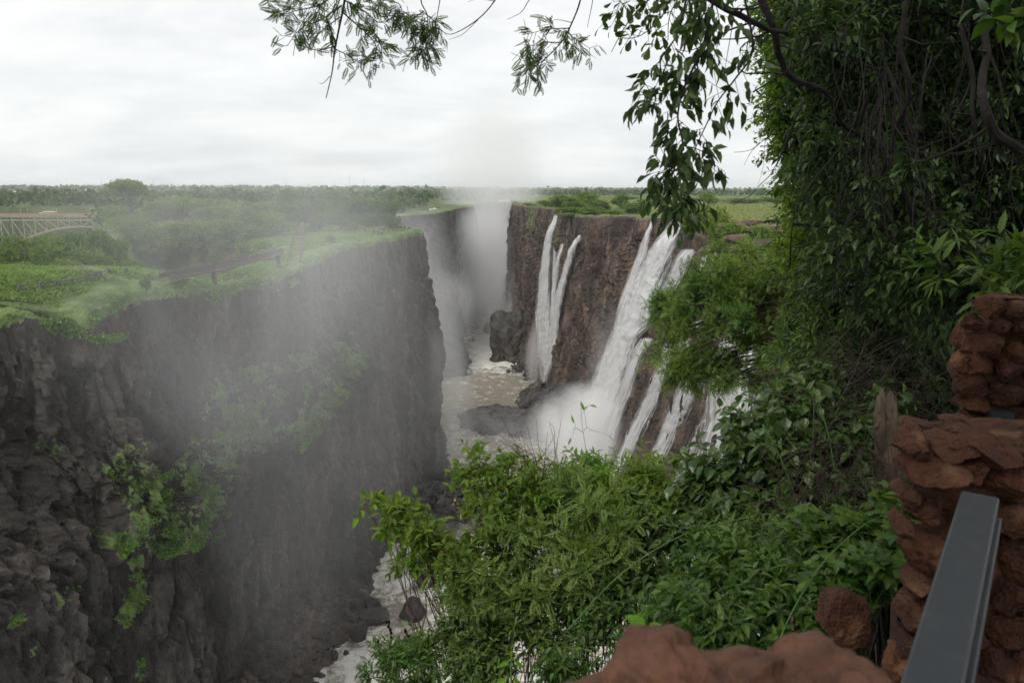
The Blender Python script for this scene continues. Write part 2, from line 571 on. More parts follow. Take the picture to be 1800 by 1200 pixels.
M['wood_dark'] = simple('weathered dark timber', (.115, .105, .095), .85, .2, .3, 2, .3, .02)
M['steps'] = simple('red earth steps', (.17, .125, .095), .9, .15, .3, 2, .3, .02)
M['orange_rail'] = simple('faded orange railing paint', (.33, .21, .12), .7, .3, .12, .3, .1)
M['bridge_steel'] = simple('pale bridge steel', (.36, .31, .25), .6, .3, .15, .3, .1)
M['bridge_grey'] = simple('grey bridge deck', (.22, .22, .21), .8, .3, .15, .3, .1)
M['white'] = simple('white paint', (.75, .75, .72), .5, .4, .05)
M['yellow'] = simple('yellow paint', (.62, .42, .05), .5, .4, .05)
M['glass'] = simple('dark glass', (.03, .035, .04), .15, .6, .05)
M['grey_paint'] = simple('grey paint', (.30, .31, .31), .5, .4, .05)
M['tyre'] = simple('tyre rubber', (.02, .02, .02), .9, .1)
M['skin'] = simple('brown skin', (.16, .08, .05), .6, .3, .1)
M['red_cloth'] = simple('red cloth', (.45, .04, .03), .8, .2, .1)
M['dark_cloth'] = simple('dark cloth', (.03, .03, .045), .8, .2, .1)
M['mast'] = simple('mast steel', (.20, .20, .21), .6, .3)
# ================================================================ terrain
WZ = -112.0                            # river level


def catmull(C, ns):
    """C (S, ...) control rows -> ns rows; returns rows and parameter."""
    S = len(C)
    u = np.linspace(0, S - 1, ns)
    return catmull_at(C, u)


def catmull_at(C, u):
    S = len(C)
    i = np.clip(np.floor(u).astype(int), 0, S - 2)
    f = (u - i).reshape(-1, *([1] * (C.ndim - 1)))
    p0, p1, p2, p3 = C[np.maximum(i - 1, 0)], C[i], C[i + 1], C[np.minimum(i + 2, S - 1)]
    a = .5
    m1, m2 = a * (p2 - p0), a * (p3 - p1)
    return (2 * f ** 3 - 3 * f ** 2 + 1) * p1 + (f ** 3 - 2 * f ** 2 + f) * m1 + (-2 * f ** 3 + 3 * f ** 2) * p2 + (f ** 3 - f ** 2) * m2


def loft(C, seg_s, seg_t):
    """C (S,K,3); seg_s[i] samples between stations, seg_t[k] between profile points. returns (ns,nt,3)"""
    us = np.concatenate([[i + j / n for j in range(n)] for i, n in enumerate(seg_s)] + [[len(seg_s)]])
    ts = np.concatenate([[i + j / n for j in range(n)] for i, n in enumerate(seg_t)] + [[len(seg_t)]])
    A = catmull_at(C, us)
    B = catmull_at(np.swapaxes(A, 0, 1), ts) * .5 + .5 * np.stack([(1 - (t - int(min(t, len(seg_t) - 1)))) * A[:, int(min(t, len(seg_t) - 1))] + (t - int(min(t, len(seg_t) - 1))) * A[:, int(min(t, len(seg_t) - 1)) + 1] for t in ts])
    return np.swapaxes(B, 0, 1), us, ts


def normals(G):
    ds = np.gradient(G, axis=0)
    dt = np.gradient(G, axis=1)
    n = np.cross(ds, dt)
    return n / np.maximum(np.linalg.norm(n, axis=2, keepdims=True), 1e-9)


def rock_disp(p, big=3.0, col=1.3, blk=.7, seed=0):
    q = np.asarray(p)
    r = big * fbm(q * np.array([.045, .045, .018]), 4, seed)
    warp = np.stack([fbm(q * np.array([.07, .07, .02]), 2, seed + 31), fbm(q * np.array([.07, .07, .02]), 2, seed + 47), fbm(q * .05, 2, seed + 53)], -1)
    v0, e0 = facets((q + warp * 5) * np.array([.10, .10, .028]), seed + 2)
    r = r + 1.25 * col * v0 - col * .9 * (1 - smooth(0, .10, e0))
    v1, e1 = facets((q + warp * 3) * np.array([.27, .27, .075]), seed + 3)
    r = r + .85 * col * v1 - col * .6 * (1 - smooth(0, .12, e1))
    v2, e2 = facets((q + warp * 1.5) * np.array([.62, .62, .26]), seed + 13)
    bm = .45 + .9 * smooth(-.2, .35, fbm(q * .05, 3, seed + 83))
    r = r + bm * (blk * .95 * v2 - blk * .35 * (1 - smooth(0, .12, e2)))
    v3, _ = facets(q * np.array([1.25, 1.25, .8]), seed + 23)
    r = r + bm * .35 * blk * v3
    # broken ledges: horizontal strata that step in and out
    st = (q[..., 2] + 2.5 * fbm(q * np.array([.05, .05, .05]), 2, seed + 61)) / 9.0
    r = r + .8 * (np.abs((st % 1) - .5) * 2 - .5) * smooth(-.3, .4, fbm(q * .03, 2, seed + 71))
    return r


# ---- rims
LR = []                                # left rim control points (x, y, z)
for (u, v, z) in [(0, 565, -18.5), (55, 555, -18), (110, 583, -21), (160, 555, -18.6), (225, 522, -17.5), (330, 507, -17.5), (420, 504, -19.5), (500, 482, -18.4),
                  (560, 456, -17.4), (600, 437, -16.6), (665, 423, -16), (735, 409, -15.7)]:
    LR.append(PZ(u, v, z))
LR = np.array([[-80, 40, -18], [-76, 80, -18], [-75, 98, -18]] + [list(p) for p in LR] + [[-33.5, 293, -15.8], [-37, 301, -15.8], [-50, 312, -15.8], [-78, 334, -15.8]])
LB = np.array([[-66, 40], [-60, 80], [-58, 98], [-57, 108], [-56, 112], [-55, 117], [-54, 122], [-56, 130], [-58, 142], [-60, 160], [-58, 175], [-47, 197], [-38.5, 222], [-34, 250], [-28.5, 288], [-27, 298], [-31, 308], [-44, 322], [-74, 346]])
_ly, _lx, _lz = LR[:15, 1], LR[:15, 0], LR[:15, 2]


def rimL(y):
    return np.interp(y, list(_ly) + [293, 301, 312, 334, 380, 430, 470, 700, 900], list(_lx) + [-33.5, -37, -50, -78, -105, -78, -58, -42, -38])


RR = []
for (u, v, Y) in [(900, 361, 600), (905, 362, 560), (940, 365, 500), (978, 371, 436), (1000, 381, 400), (1040, 383, 365), (1100, 385, 345), (1150, 388, 328), (1192, 390, 312),
                  (1214, 438, 288), (1236, 446, 268), (1262, 462, 246), (1320, 480, 215), (1400, 500, 190)]:
    RR.append(P(u, v, Y))
RR = np.array([[-2, 900, -12], [1, 700, -12]] + [list(p) for p in RR] + [[69, 160, -24], [58, 125, -18], [42, 85, -12], [26, 50, -8]])
_b = [(955, 690), (972, 706), (1000, 735), (1022, 765), (1046, 792), (1086, 845), (1112, 872), (1138, 900), (1182, 945), (1232, 990), (1330, 1075)]
RBp = [PZ(u, v, WZ)[:2] for u, v in _b]
RB = np.array([[-8, 900], [-7, 700], [-6, 600], [-3, 560], [4, 500]] + [list(p) for p in RBp] + [[62, 155], [50, 118], [34, 80], [18, 46]])
_ry, _rx = RR[::-1, 1], RR[::-1, 0]


def rimR(y):
    return np.interp(y, _ry, _rx)


def rimLz(y):
    return np.interp(y, _ly, _lz)


def HL(x, y):                          # land left of the gorge
    d = rimL(y) - x
    ridge = np.interp(y, [40, 90, 105, 114, 122, 135, 146, 152, 166, 176, 200, 240, 300], [-15, -14.6, -14.2, -15.6, -14.2, -14.2, -15.5, -19, -20, -17.5, -16, -14.7, -14.2])
    z = rimLz(y) + (ridge - rimLz(y)) * smooth(0, 13, d)
    p = np.stack([x, y, np.zeros_like(x)], -1)
    z = z + 1.3 * fbm(p * .09, 4, 5) * smooth(0, 6, d)
    xb = np.interp(y, [40, 145, 150, 176, 182, 205, 225, 236, 243, 250, 640, 660], [-112, -92, -66, -62, -60, -66, -74, -80, -118, -128, -345, -3000])
    zv = np.interp(y, [100, 160, 230, 300, 620, 640], [-34, -27, -24, -48, -75, -75])
    w = smooth(0, 6, xb - x)
    z = z * (1 - w) + zv * w
    far = np.hypot(x, y)
    z = z + smooth(1500, 4500, far) * (26 - 22 * smooth(-1200, 1500, x) + 7 * fbm(p * .0011, 3, 9)) + smooth(340, 600, y) * 1.5 * fbm(p * .012, 3, 4)
    return z


def HR(x, y):
    p = np.stack([x, y, np.zeros_like(x)], -1)
    d = x - rimR(y)
    z = -12.9 + .9 * fbm(p * .05, 3, 15)
    step = np.interp(y, [150, 200, 250, 285, 308, 318], [-22, -20, -19, -17, -13.5, -12.9])
    z = z + (step + 12.9) * (1 - smooth(6, 42, d))
    rz = np.interp(y, _ry, RR[::-1, 2])
    z = rz + (z - rz) * smooth(0, 9, d)
    far = np.hypot(x, y)
    z = z + smooth(1800, 5200, far) * (18 - 6 * smooth(0, 2500, x) + 8 * fbm(p * .0011, 3, 9))
    return z


def inpoly(x, y, poly):
    c = np.zeros(x.shape, bool)
    n = len(poly)
    for i in range(n):
        x1, y1 = poly[i]
        x2, y2 = poly[(i + 1) % n]
        k = ((y1 > y) != (y2 > y)) & (x < (x2 - x1) * (y - y1) / (y2 - y1 + 1e-12) + x1)
        c ^= k
    return c


# ---- ground: one sheet from 70 m to beyond the horizon, open over the gorge
rr = 70 * 1.0145 ** np.arange(345)
aa = np.radians(np.linspace(-72, 72, 560))
Rg, Ag = np.meshgrid(rr, aa, indexing='ij')
X, Y = Rg * np.sin(Ag), Rg * np.cos(Ag)
mid = np.where(Y < 905, (rimL(Y) + rimR(Y)) / 2, -20)
Z = np.where(X < mid, HL(X, Y), HR(X, Y))
gorge = (Y < 905) & (X > rimL(Y) - 6) & (X < rimR(Y) + 6) & (Y > 0)
Z = Z - .25
polys = grid_polys(*X.shape)
keep = ~(gorge.ravel()[polys].any(1))
# nearest right part belongs to the near bank
nb = ((Y < 150) & (X > 0)).ravel()[polys].all(1)
polys = polys[keep & ~nb]
ground = mesh_obj('ground', np.stack([X, Y, Z], -1).reshape(-1, 3), [polys[:, ::-1]], M['plain'], smoothf=True)
tag(ground, kind='structure')

# ---- left cliff
S = len(LR)
C = np.zeros((S, 8, 3))
for i in range(S):
    r, b = LR[i], LB[i]
    inl = np.array([r[0] - b[0], r[1] - b[1]])
    inl = np.array([-1.0, 0.0]) if i < 13 else inl / np.linalg.norm(inl)
    for k, dd in enumerate((14, 7)):
        q = r[:2] + inl * dd
        C[i, k, :2] = q
        C[i, k, 2] = HL(np.array([q[0]]), np.array([q[1]]))[0] if i < 14 else -15.2
    C[i, 2] = r
    y = r[1]
    w = 1 - smooth(215, 265, y)        # debris shelf on the nearer part of the wall
    for k, (z, f, bulge) in enumerate([(-36, .16, -1.0), (-53, .55, 3.2), (-84, .8, 1.6), (-113, 1, 0)]):
        ff = f * w + (1 - w) * ((z + 16) / -97)
        q = r[:2] + (b - r[:2]) * ff
        out = np.array([1.0, 0.0]) if i < 12 else (b - r[:2]) / max(1, np.linalg.norm(b - r[:2]))
        q = q + out * bulge * w
        C[i, 3 + k] = [q[0], q[1], z]
    C[i, 7] = [b[0] + .3, b[1], -118]
dist = np.linalg.norm(np.diff(LR[:, :2], axis=0), axis=1)
step = np.clip(LR[:-1, 1] / 260, .38, 1.1)
segs = [max(6, int(round(d / s))) for d, s in zip(dist, step)]
GL, us, ts = loft(C, segs, [8, 10, 38, 34, 50, 44, 4])
Nn = normals(GL)
sgn = np.sign((Nn[..., 0] * 1.0).mean())
Nn = Nn * sgn
out = Nn.copy(); out[..., 2] *= .25
tt = ts[None, :, None]
amp = smooth(1.9, 3.0, ts)[None, :]
GLd = GL + out * (rock_disp(GL, 4.2, 1.7, .95, 1) * amp)[..., None]
GLd[..., 2] += ((1 - amp) * .35 * fbm(GL * .5, 3, 8))
# rim crumbles
GLd[..., 2] += np.where(np.abs(ts[None] - 2) < .35, 1.3 * fbm(GL * .3, 4, 19), 0)
zz = GLd[..., 2]
vv = np.zeros(zz.shape)
vv = np.maximum(vv, 1.35 * (1 - smooth(1.92, 2.16, ts)[None] ) * np.ones_like(zz))
yy = GLd[..., 1]
nz = fbm(GLd * np.array([.07, .07, .07]), 4, 77)
shelf = smooth(-60, -50, zz) * (1 - smooth(-40, -30, zz)) * (1 - smooth(222, 240, yy)) * smooth(94, 108, yy)
nz2 = fbm(GLd * np.array([.22, .22, .30]), 3, 177)
vv = np.maximum(vv, shelf * (.02 + .8 * nz + .75 * nz2))
dep_ = GLd[..., 1] * CP - GLd[..., 2] * SP
pu = 900 + F * GLd[..., 0] / dep_
pvv = 600 - F * (GLd[..., 1] * SP + GLd[..., 2] * CP) / dep_
band = np.zeros(zz.shape)
for poly, wgt in [([(590, 598), (655, 618), (630, 680), (575, 740), (535, 800), (480, 780), (430, 800), (402, 870), (388, 960), (300, 985), (190, 965), (178, 930), (250, 900), (320, 800), (350, 740), (378, 660), (450, 640), (520, 612)], .62),
                  ([(590, 596), (655, 618), (630, 655), (580, 640)], .95), ([(355, 880), (398, 830), (400, 880), (350, 965), (300, 985), (190, 965), (182, 935), (290, 940)], .98), ([(375, 665), (410, 670), (490, 740), (470, 800), (420, 770), (380, 700)], .8), ([(525, 740), (570, 690), (590, 700), (570, 760), (540, 780)], .85),
                  ([(212, 940), (258, 950), (250, 1000), (265, 1030), (225, 1105), (198, 1090), (240, 1020), (215, 985)], .9), ([(95, 1050), (130, 1035), (125, 1065), (95, 1085)], .8), ([(20, 1075), (50, 1070), (50, 1100), (15, 1105)], .7), ([(45, 1140), (80, 1120), (75, 1160), (50, 1165)], .75),
                  ([(150, 592), (212, 590), (212, 604), (160, 604)], .9), ([(230, 1160), (250, 1155), (255, 1190), (232, 1190)], .6), ([(470, 500), (330, 520), (400, 540), (560, 520), (590, 470)], .35)]:
    band = np.maximum(band, wgt * inpoly(pu + 9 * nz2, pvv + 9 * nz, poly))
nz3 = fbm(GLd * np.array([.5, .5, .6]), 3, 277)
vv = np.maximum(vv, band * .75 + .75 * nz2 + .6 * nz3 + .25 * nz - .6 * (band == 0))
vv = np.maximum(vv, (1 - smooth(2.03, 2.2, ts)[None]) * (.55 + nz) * (1 - smooth(170, 190, yy)))
patch = smooth(.28, .5, fbm(GLd * np.array([.04, .04, .05]), 3, 99)) * smooth(-100, -70, zz) * (1 - smooth(150, 190, yy))
vv = np.maximum(vv, patch * .3)
cliff_left = mesh_obj('cliff', GLd.reshape(-1, 3), [grid_polys(*zz.shape)], M['cliff_grey'], attrs={'veg': vv})
tag(cliff_left, kind='structure')

# ---- far left wall beyond the side gorge
FL = [(-105, 352), (-112, 385), (-96, 412), (-76, 436), (-60, 462), (-50, 500), (-46, 560), (-43, 640), (-35, 700), (-38, 760), (-36, 830), (-30, 900), (-5, 906), (12, 900)]
Cf = np.zeros((len(FL), 5, 3))
for i, (x, y) in enumerate(FL):
    ix = -1 if i < 12 else 0
    iy = 0 if i < 12 else 1
    bx = {3: 22, 4: 34, 5: 21, 6: 9, 7: 6}.get(i, 4)
    Cf[i] = [[x + ix * 16, y + iy * 16, -15.2], [x, y, -15.4], [x + .35 * bx, y, -50], [x + .75 * bx, y - 2, -92], [x + bx, y - (2 if i < 12 else 10), -118]]
GF, us, ts = loft(Cf, [14] * (len(FL) - 1), [6, 22, 26, 16])
Nn = normals(GF); Nn *= np.sign(Nn[..., 0].mean()); Nn[..., 2] *= .25
GF = GF + Nn * (rock_disp(GF, 5, 2.0, .8, 5) * smooth(.9, 1.8, ts)[None])[..., None]
vf = (1.3 * (1 - smooth(.85, 1.1, ts)))[None] * np.ones(GF.shape[:2])
far_wall = mesh_obj('far_cliff', GF.reshape(-1, 3), [grid_polys(*GF.shape[:2])], M['cliff_grey'], attrs={'veg': vf})
tag(far_wall, kind='structure')

# ---- rocky bank across the cleft
BK = [(-60, 186, -16.5), (-66, 206, -16.2), (-76, 226, -16), (-84, 238, -15.8), (-100, 242, -15.8), (-118, 246, -16), (-130, 256, -16.5), (-150, 290, -16.5)]
Cb = np.zeros((len(BK), 4, 3))
for i, (x, y, z) in enumerate(BK):
    ix, iy = (1, .1) if i < 3 else (.15, 1)
    Cb[i] = [[x + 4 * ix, y + 4 * iy, z + .1], [x, y, z - .3], [x - 2.5 * ix - 1, y - 2.5 * iy, z - 8], [x - 6 * ix - 2, y - 6 * iy, z - 26]]
GB_, us, ts = loft(Cb, [26] * (len(BK) - 1), [5, 18, 34])
Nn = normals(GB_); Nn *= -np.sign(Nn[..., 1].mean()); Nn[..., 2] *= .25
GB_ = GB_ + Nn * (rock_disp(GB_, 1.6, 1.1, .6, 91) * smooth(.9, 1.6, ts)[None])[..., None]
vb_ = np.maximum(1.3 * (1 - smooth(.9, 1.3, ts))[None] * np.ones(GB_.shape[:2]), .45 + .8 * fbm(GB_ * .12, 3, 93))
bank = mesh_obj('rocky_bank', GB_.reshape(-1, 3), [grid_polys(*GB_.shape[:2])], M['bank'], attrs={'veg': vb_})
tag(bank, kind='structure')

# ---- right cliff (the falls face)
S = len(RR)
Cr = np.zeros((S, 7, 3))
for i in range(S):
    r, b = RR[i], RB[i]
    for k, dd in enumerate((13, 6)):
        x, y = r[0] + dd, r[1]
        Cr[i, k] = [x, y, HR(np.array([x]), np.array([y]))[0]]
    Cr[i, 2] = r
    for k, (f, g) in enumerate([(.30, .22), (.66, .56), (1, 1)]):
        z = r[2] + (WZ - 1 - r[2]) * f
        q = r[:2] + (b - r[:2]) * g
        Cr[i, 3 + k] = [q[0], q[1], z]
    Cr[i, 6] = [b[0] - 1, b[1], -118]
Cr[-4:, 0:2, 2] = Cr[-4:, 2:3, 2] + 1.0
dist = np.linalg.norm(np.diff(RR[:, :2], axis=0), axis=1)
step = np.clip(RR[:-1, 1] / 420, .42, 1.6)
segs = [min(60, max(6, int(round(d / s)))) for d, s in zip(dist, step)]
GR, us, ts = loft(Cr, segs, [6, 6, 50, 56, 60, 4])
Nn = normals(GR); Nn = -Nn * np.sign(Nn[..., 0].mean())
Nr = Nn.copy(); Nr[..., 2] *= .2
GRs = GR.copy()                        # smooth version carries the falling water
yy = GR[..., 1]
amp = smooth(1.85, 2.5, ts)[None, :]
rib_w = smooth(180, 205, yy) * (1 - smooth(292, 306, yy)) * smooth(2.1, 2.7, ts)[None]
arc = np.concatenate([[0], np.cumsum(np.linalg.norm(np.diff(GR[:, 80], axis=0), axis=1))])[:, None]
rib = np.abs(((arc + 2.5 * fbm(GR * .06, 2, 3)) / 10.5) % 1 - .5) * 2
rd = rock_disp(GR, 3.6, 1.2, .65, 41)
ribd = rib_w * ((rib - .45) * 6.0 + 1.5 * (np.abs(((GR[..., 2] + 3 * fbm(GR * .08, 2, 33)) / 12) % 1 - .5) - .25) * 2)
GRd = GR + Nr * ((rd * (1 - .35 * rib_w)) * amp + ribd)[..., None]
GRd[..., 2] += (1 - amp) * .5 * fbm(GR * .35, 3, 18)
vr = (.62 + .6 * fbm(GRd * .08, 3, 61)) * (1 - smooth(1.8, 2.05, ts))[None]
vr = np.maximum(vr, .55 * smooth(.25, .5, fbm(GRd * np.array([.06, .06, .04]), 3, 63)) * (1 - smooth(2.3, 3.2, ts))[None])
cliff_right = mesh_obj('falls_cliff', GRd.reshape(-1, 3), [grid_polys(*GRd.shape[:2])[:, ::-1]], M['cliff_brown'], attrs={'veg': vr})
tag(cliff_right, kind='structure')


def bvh_of(V, polys):
    return BVHTree.FromPolygons([tuple(map(float, q)) for q in V], [tuple(map(int, q)) for q in polys])


BL = bvh_of(GLd.reshape(-1, 3), grid_polys(*GLd.shape[:2]))
BR = bvh_of(GRs.reshape(-1, 3), grid_polys(*GRs.shape[:2]))


def hit(bvh, u, v):
    d = Vector(ray(u, v)).normalized()
    loc, nrm, i, dd = bvh.ray_cast(Vector((0, 0, 0)), d)
    if loc is None: return None, None
    n = np.array(nrm)
    if n @ np.array(d) > 0: n = -n
    return np.array(loc), n


# ---- river
ny = 620
ys = 120 * (910 / 120) ** np.linspace(0, 1, ny)
xs = np.linspace(0, 1, 130)
Xw = np.stack([np.linspace(np.interp(y, [100, 160, 900], [-66, -64, -60]) if y < 330 or y > 470 else -115, np.interp(y, RB[::-1, 1], RB[::-1, 0]) + 8, 130) for y in ys])
Yw = np.broadcast_to(ys[:, None], Xw.shape)
pw = np.stack([Xw, Yw, np.zeros_like(Xw)], -1)
foam = np.full(Xw.shape, .25)
foam = foam + .48 * (smooth(455, 500, Yw)) * (1 - smooth(640, 700, Yw)) * smooth(-34, -24, Xw)
foam = foam + .22 * (1 - smooth(250, 262, Yw))
foam = foam + .1 * fbm(pw * .05, 3, 3)
foam = foam - .14 * smooth(345, 370, Yw) * (1 - smooth(440, 470, Yw))
foam = foam - .35 * np.exp(-(((Xw + 36) / 9) ** 2 + ((Yw - 188) / 9) ** 2))
rough = .15 + 1.0 * np.clip(foam, 0, 1)
Zw = WZ + rough * (.55 * fbm(pw * np.array([.25, .14, 1]), 4, 21) + .35 * np.abs(fbm(pw * np.array([.7, .45, 1]), 3, 25)))
river = mesh_obj('river', np.stack([Xw, Yw, Zw], -1).reshape(-1, 3), [grid_polys(*Xw.shape)[:, ::-1] if False else grid_polys(*Xw.shape)], M['river'], smoothf=True, attrs={'foam': foam})
tag(river, kind='structure')

# ---- near bank under the camera and along the right rim
nbx = np.concatenate([np.linspace(-9, 14, 120), np.linspace(14.4, 150, 110)])
nby = np.concatenate([np.linspace(-5, 14, 110), np.linspace(14.4, 156, 130)])
Xn, Yn = np.meshgrid(nbx, nby, indexing='ij')


def HN(x, y):
    x, y = np.asarray(x, float), np.asarray(y, float)
    yr = np.interp(x, [-9, -4, 0, 1.6, 3.2, 5, 8, 13, 26, 42, 58, 69, 80], [-.2, .4, .95, 2.0, 3.2, 4.8, 11, 22, 50, 85, 125, 160, 400])
    e = y - yr                         # metres beyond the lip, towards the gorge
    z = np.interp(np.hypot(x, y), [0, 6, 20, 50, 90, 150], [-1.62, -1.75, -2.8, -6.8, -11.5, -20])
    sl = np.interp(np.hypot(x, y), [0, 6, 10, 30], [1.0, 1.0, 1.5, 2.5])
    z = z - np.where(e > 0, sl * e, 0)
    p = np.stack([x, y, np.zeros_like(x)], -1)
    return np.maximum(z + .06 * fbm(p * 1.2, 3, 2) + .25 * fbm(p * .25, 2, 6), -60)


Zn = HN(Xn, Yn)
ng = grid_polys(*Xn.shape)
kp = ~(Zn.ravel()[ng] < -52).all(1)
near_bank = mesh_obj('near_bank', np.stack([Xn, Yn, Zn], -1).reshape(-1, 3), [ng[kp]], M['soil'], smoothf=True)
tag(near_bank, kind='structure')
# ================================================================ falling water
def fall(name, rows, mat, label, off=1.2, nc=15, nr=110, bulge=1.2, group=None, foot=.12, head=.02, lumps=.5, seed=0):
    rows = np.array(rows, float)
    vs = np.linspace(rows[0, 0], rows[-1, 0], nr)
    uL, uR = np.interp(vs, rows[:, 0], rows[:, 1]), np.interp(vs, rows[:, 0], rows[:, 2])
    ker = np.ones(7) / 7
    uc_, uw_ = (uL + uR) / 2, (uR - uL) / 2 * (1.22 if mat is M['fall_thick'] else 1.65)
    uL, uR = uc_ - uw_, uc_ + uw_
    uL = np.convolve(np.pad(uL, 3, 'edge'), ker, 'valid'); uR = np.convolve(np.pad(uR, 3, 'edge'), ker, 'valid')
    xs = np.linspace(-1, 1, nc)
    D = np.full((nr, nc), np.nan)
    for i in range(nr):
        for j in range(nc):
            p, n = hit(BR, (uL[i] + uR[i]) / 2 + xs[j] * (uR[i] - uL[i]) / 2, vs[i])
            if p is not None: D[i, j] = p[1]
    ok = ~np.isnan(D)
    med = np.array([np.median(D[i][ok[i]]) if ok[i].any() else np.nan for i in range(nr)])
    idx = np.where(~np.isnan(med))[0]
    med = np.interp(np.arange(nr), idx, med[idx])
    med = np.convolve(np.pad(med, 10, 'edge'), np.ones(21) / 21, 'valid')
    D = np.where(ok, D, med[:, None])
    D = np.clip(D, med[:, None] - 14, med[:, None] + 14)
    for _ in range(8):
        Dp = np.pad(D, ((3, 3), (1, 1)), 'edge')
        D = sum(Dp[a:a + nr, b:b + nc] for a in range(7) for b in range(3)) / 21
    Gp = np.zeros((nr, nc, 3))
    for i in range(nr):
        for j in range(nc):
            Gp[i, j] = P((uL[i] + uR[i]) / 2 + xs[j] * (uR[i] - uL[i]) / 2, vs[i], D[i, j])
    fr = np.linspace(0, 1, nr)[:, None]
    off = off + (1.3 if seed in (3, 9, 6, 7, 8, 10, 11, 12, 13, 14, 15) else .3)
    prof = off * (.25 + .75 * smooth(0, .15, fr)) + bulge * (1 - xs[None] ** 2) * smooth(0, .12, fr)
    prof = prof + lumps * fbm(Gp * np.array([.5, .5, .09]), 4, seed + 3) + .8 * lumps * fbm(Gp * np.array([1.3, 1.3, .25]), 3, seed + 5)
    d = -Gp / np.linalg.norm(Gp, axis=2, keepdims=True)
    outv = np.array([-.88, -.42, .1]); outv /= np.linalg.norm(outv)
    V = Gp + outv * prof[..., None]
    edge = np.clip((1 - np.abs(xs[None]) ** 1.7), 0, 1) * np.ones((nr, 1))
    edge = edge * smooth(0, head, fr + .001) * (1 - .55 * smooth(1 - foot, 1, fr))
    # alternate torn strands
    o = mesh_obj(name, V.reshape(-1, 3), [grid_polys(nr, nc)], mat, smoothf=True, attrs={'edge': edge})
    uvl = o.data.uv_layers.new(name='UVMap')
    wm = np.cumsum(np.r_[0, np.linalg.norm(np.diff(V[:, nc // 2], axis=0), axis=1)])
    width = np.linalg.norm(V[:, -1] - V[:, 0], axis=1)
    U = (xs[None] * width[:, None] * .5 + seed * 7) / 30
    Vv = np.broadcast_to(wm[:, None] / 30, U.shape)
    li = np.zeros(len(o.data.loops), np.int32); o.data.loops.foreach_get('vertex_index', li)
    uvl.data.foreach_set('uv', np.stack([U.ravel()[li], Vv.ravel()[li]], -1).astype(np.float32).ravel())
    tag(o, label, 'waterfall', group)
    return o


GRP = 'waterfalls pouring over the right wall'
fall('waterfall', [(386, 1184, 1199), (400, 1174, 1200), (415, 1165, 1199), (447, 1146, 1192), (478, 1128, 1181), (510, 1109, 1173), (540, 1098, 1166), (573, 1088, 1155), (587, 1083, 1134), (626, 1066, 1121), (652, 1054, 1114), (696, 1037, 1100), (752, 1028, 1078), (800, 1022, 1068)],
     M['fall_thick'], 'widest and thickest white waterfall, plunging from the plateau bush to the dense spray', 1.6, 27, 170, 2.0, GRP, foot=.05, lumps=1.0, seed=1)
fall('waterfall', [(384, 1146, 1151), (415, 1137, 1146), (447, 1126, 1140), (478, 1112, 1130), (510, 1101, 1117), (548, 1088, 1103), (580, 1080, 1095), (612, 1066, 1082)],
     M['fall_thin'], 'thin strand of water falling just left of the widest waterfall', .8, 9, 110, .4, GRP, foot=.4, seed=2)
fall('waterfall', [(437, 1204, 1223), (450, 1198, 1223), (470, 1188, 1217), (490, 1180, 1208), (505, 1174, 1200), (520, 1168, 1190), (560, 1150, 1168)],
     M['fall_thin'], 'short veil of water just right of the widest waterfall, half behind the acacia', .7, 11, 70, .5, GRP, foot=.3, seed=3)
fall('waterfall', [(440, 1243, 1250), (455, 1238, 1247), (475, 1232, 1243), (500, 1222, 1236), (530, 1210, 1226)], M['fall_wisp'], 'small trickle between dark ledges above the acacia, nearer the wide fall', .5, 7, 50, .3, GRP, seed=4)
fall('waterfall', [(444, 1256, 1262), (460, 1252, 1262), (480, 1248, 1262), (510, 1236, 1256), (540, 1222, 1246)], M['fall_wisp'], 'small trickle between dark ledges above the acacia, further right of two', .5, 7, 50, .3, GRP, seed=5)
fall('waterfall', [(375, 977, 982), (395, 971, 982), (424, 963, 978), (450, 959, 976), (480, 955, 974), (516, 951, 973), (560, 948, 974), (610, 952, 974), (668, 956, 974)],
     M['fall_thick'], 'tall narrow farthest waterfall beside the misty dark headland', 1.0, 13, 130, .9, GRP, foot=.2, lumps=.7, seed=6)
fall('waterfall', [(386, 984, 989), (410, 981, 986), (440, 978, 984), (480, 976, 984), (520, 974, 983), (560, 973, 982), (620, 972, 980)],
     M['fall_wisp'], 'thread of water right beside the farthest tall waterfall', .7, 7, 100, .2, GRP, foot=.2, seed=7)
fall('waterfall', [(426, 988, 993), (445, 985, 991), (478, 978, 987), (510, 975, 984), (560, 973, 984), (640, 968, 982)],
     M['fall_thin'], 'thread of water starting halfway down between the two tall far waterfalls', .7, 7, 100, .2, GRP, foot=.2, seed=8)
fall('waterfall', [(405, 1020, 1026), (420, 1014, 1024), (440, 1007, 1018), (462, 1000, 1012), (497, 989, 1002), (516, 985, 998), (542, 982, 993), (590, 974, 987), (637, 966, 981), (672, 956, 969)],
     M['fall_thick'], 'tall slanting waterfall left of the bare brown wall', 1.0, 11, 130, .8, GRP, foot=.15, lumps=.7, seed=9)
fall('waterfall', [(592, 1130, 1150), (605, 1126, 1146), (647, 1112, 1130), (696, 1097, 1116), (738, 1080, 1098), (787, 1068, 1082), (815, 1064, 1076)],
     M['fall_thin'], 'stream of water running down beside the dark rib nearest the widest waterfall', 1.0, 11, 110, .8, GRP, foot=.1, seed=10)
fall('waterfall', [(560, 1196, 1222), (610, 1180, 1206), (668, 1154, 1178), (696, 1146, 1170), (724, 1133, 1158), (766, 1112, 1138), (801, 1098, 1120), (836, 1078, 1102), (870, 1066, 1084)],
     M['fall_thin'], 'broad cascade between the first and second dark ribs below the acacia', 1.2, 15, 130, 1.0, GRP, foot=.1, lumps=.8, seed=11)
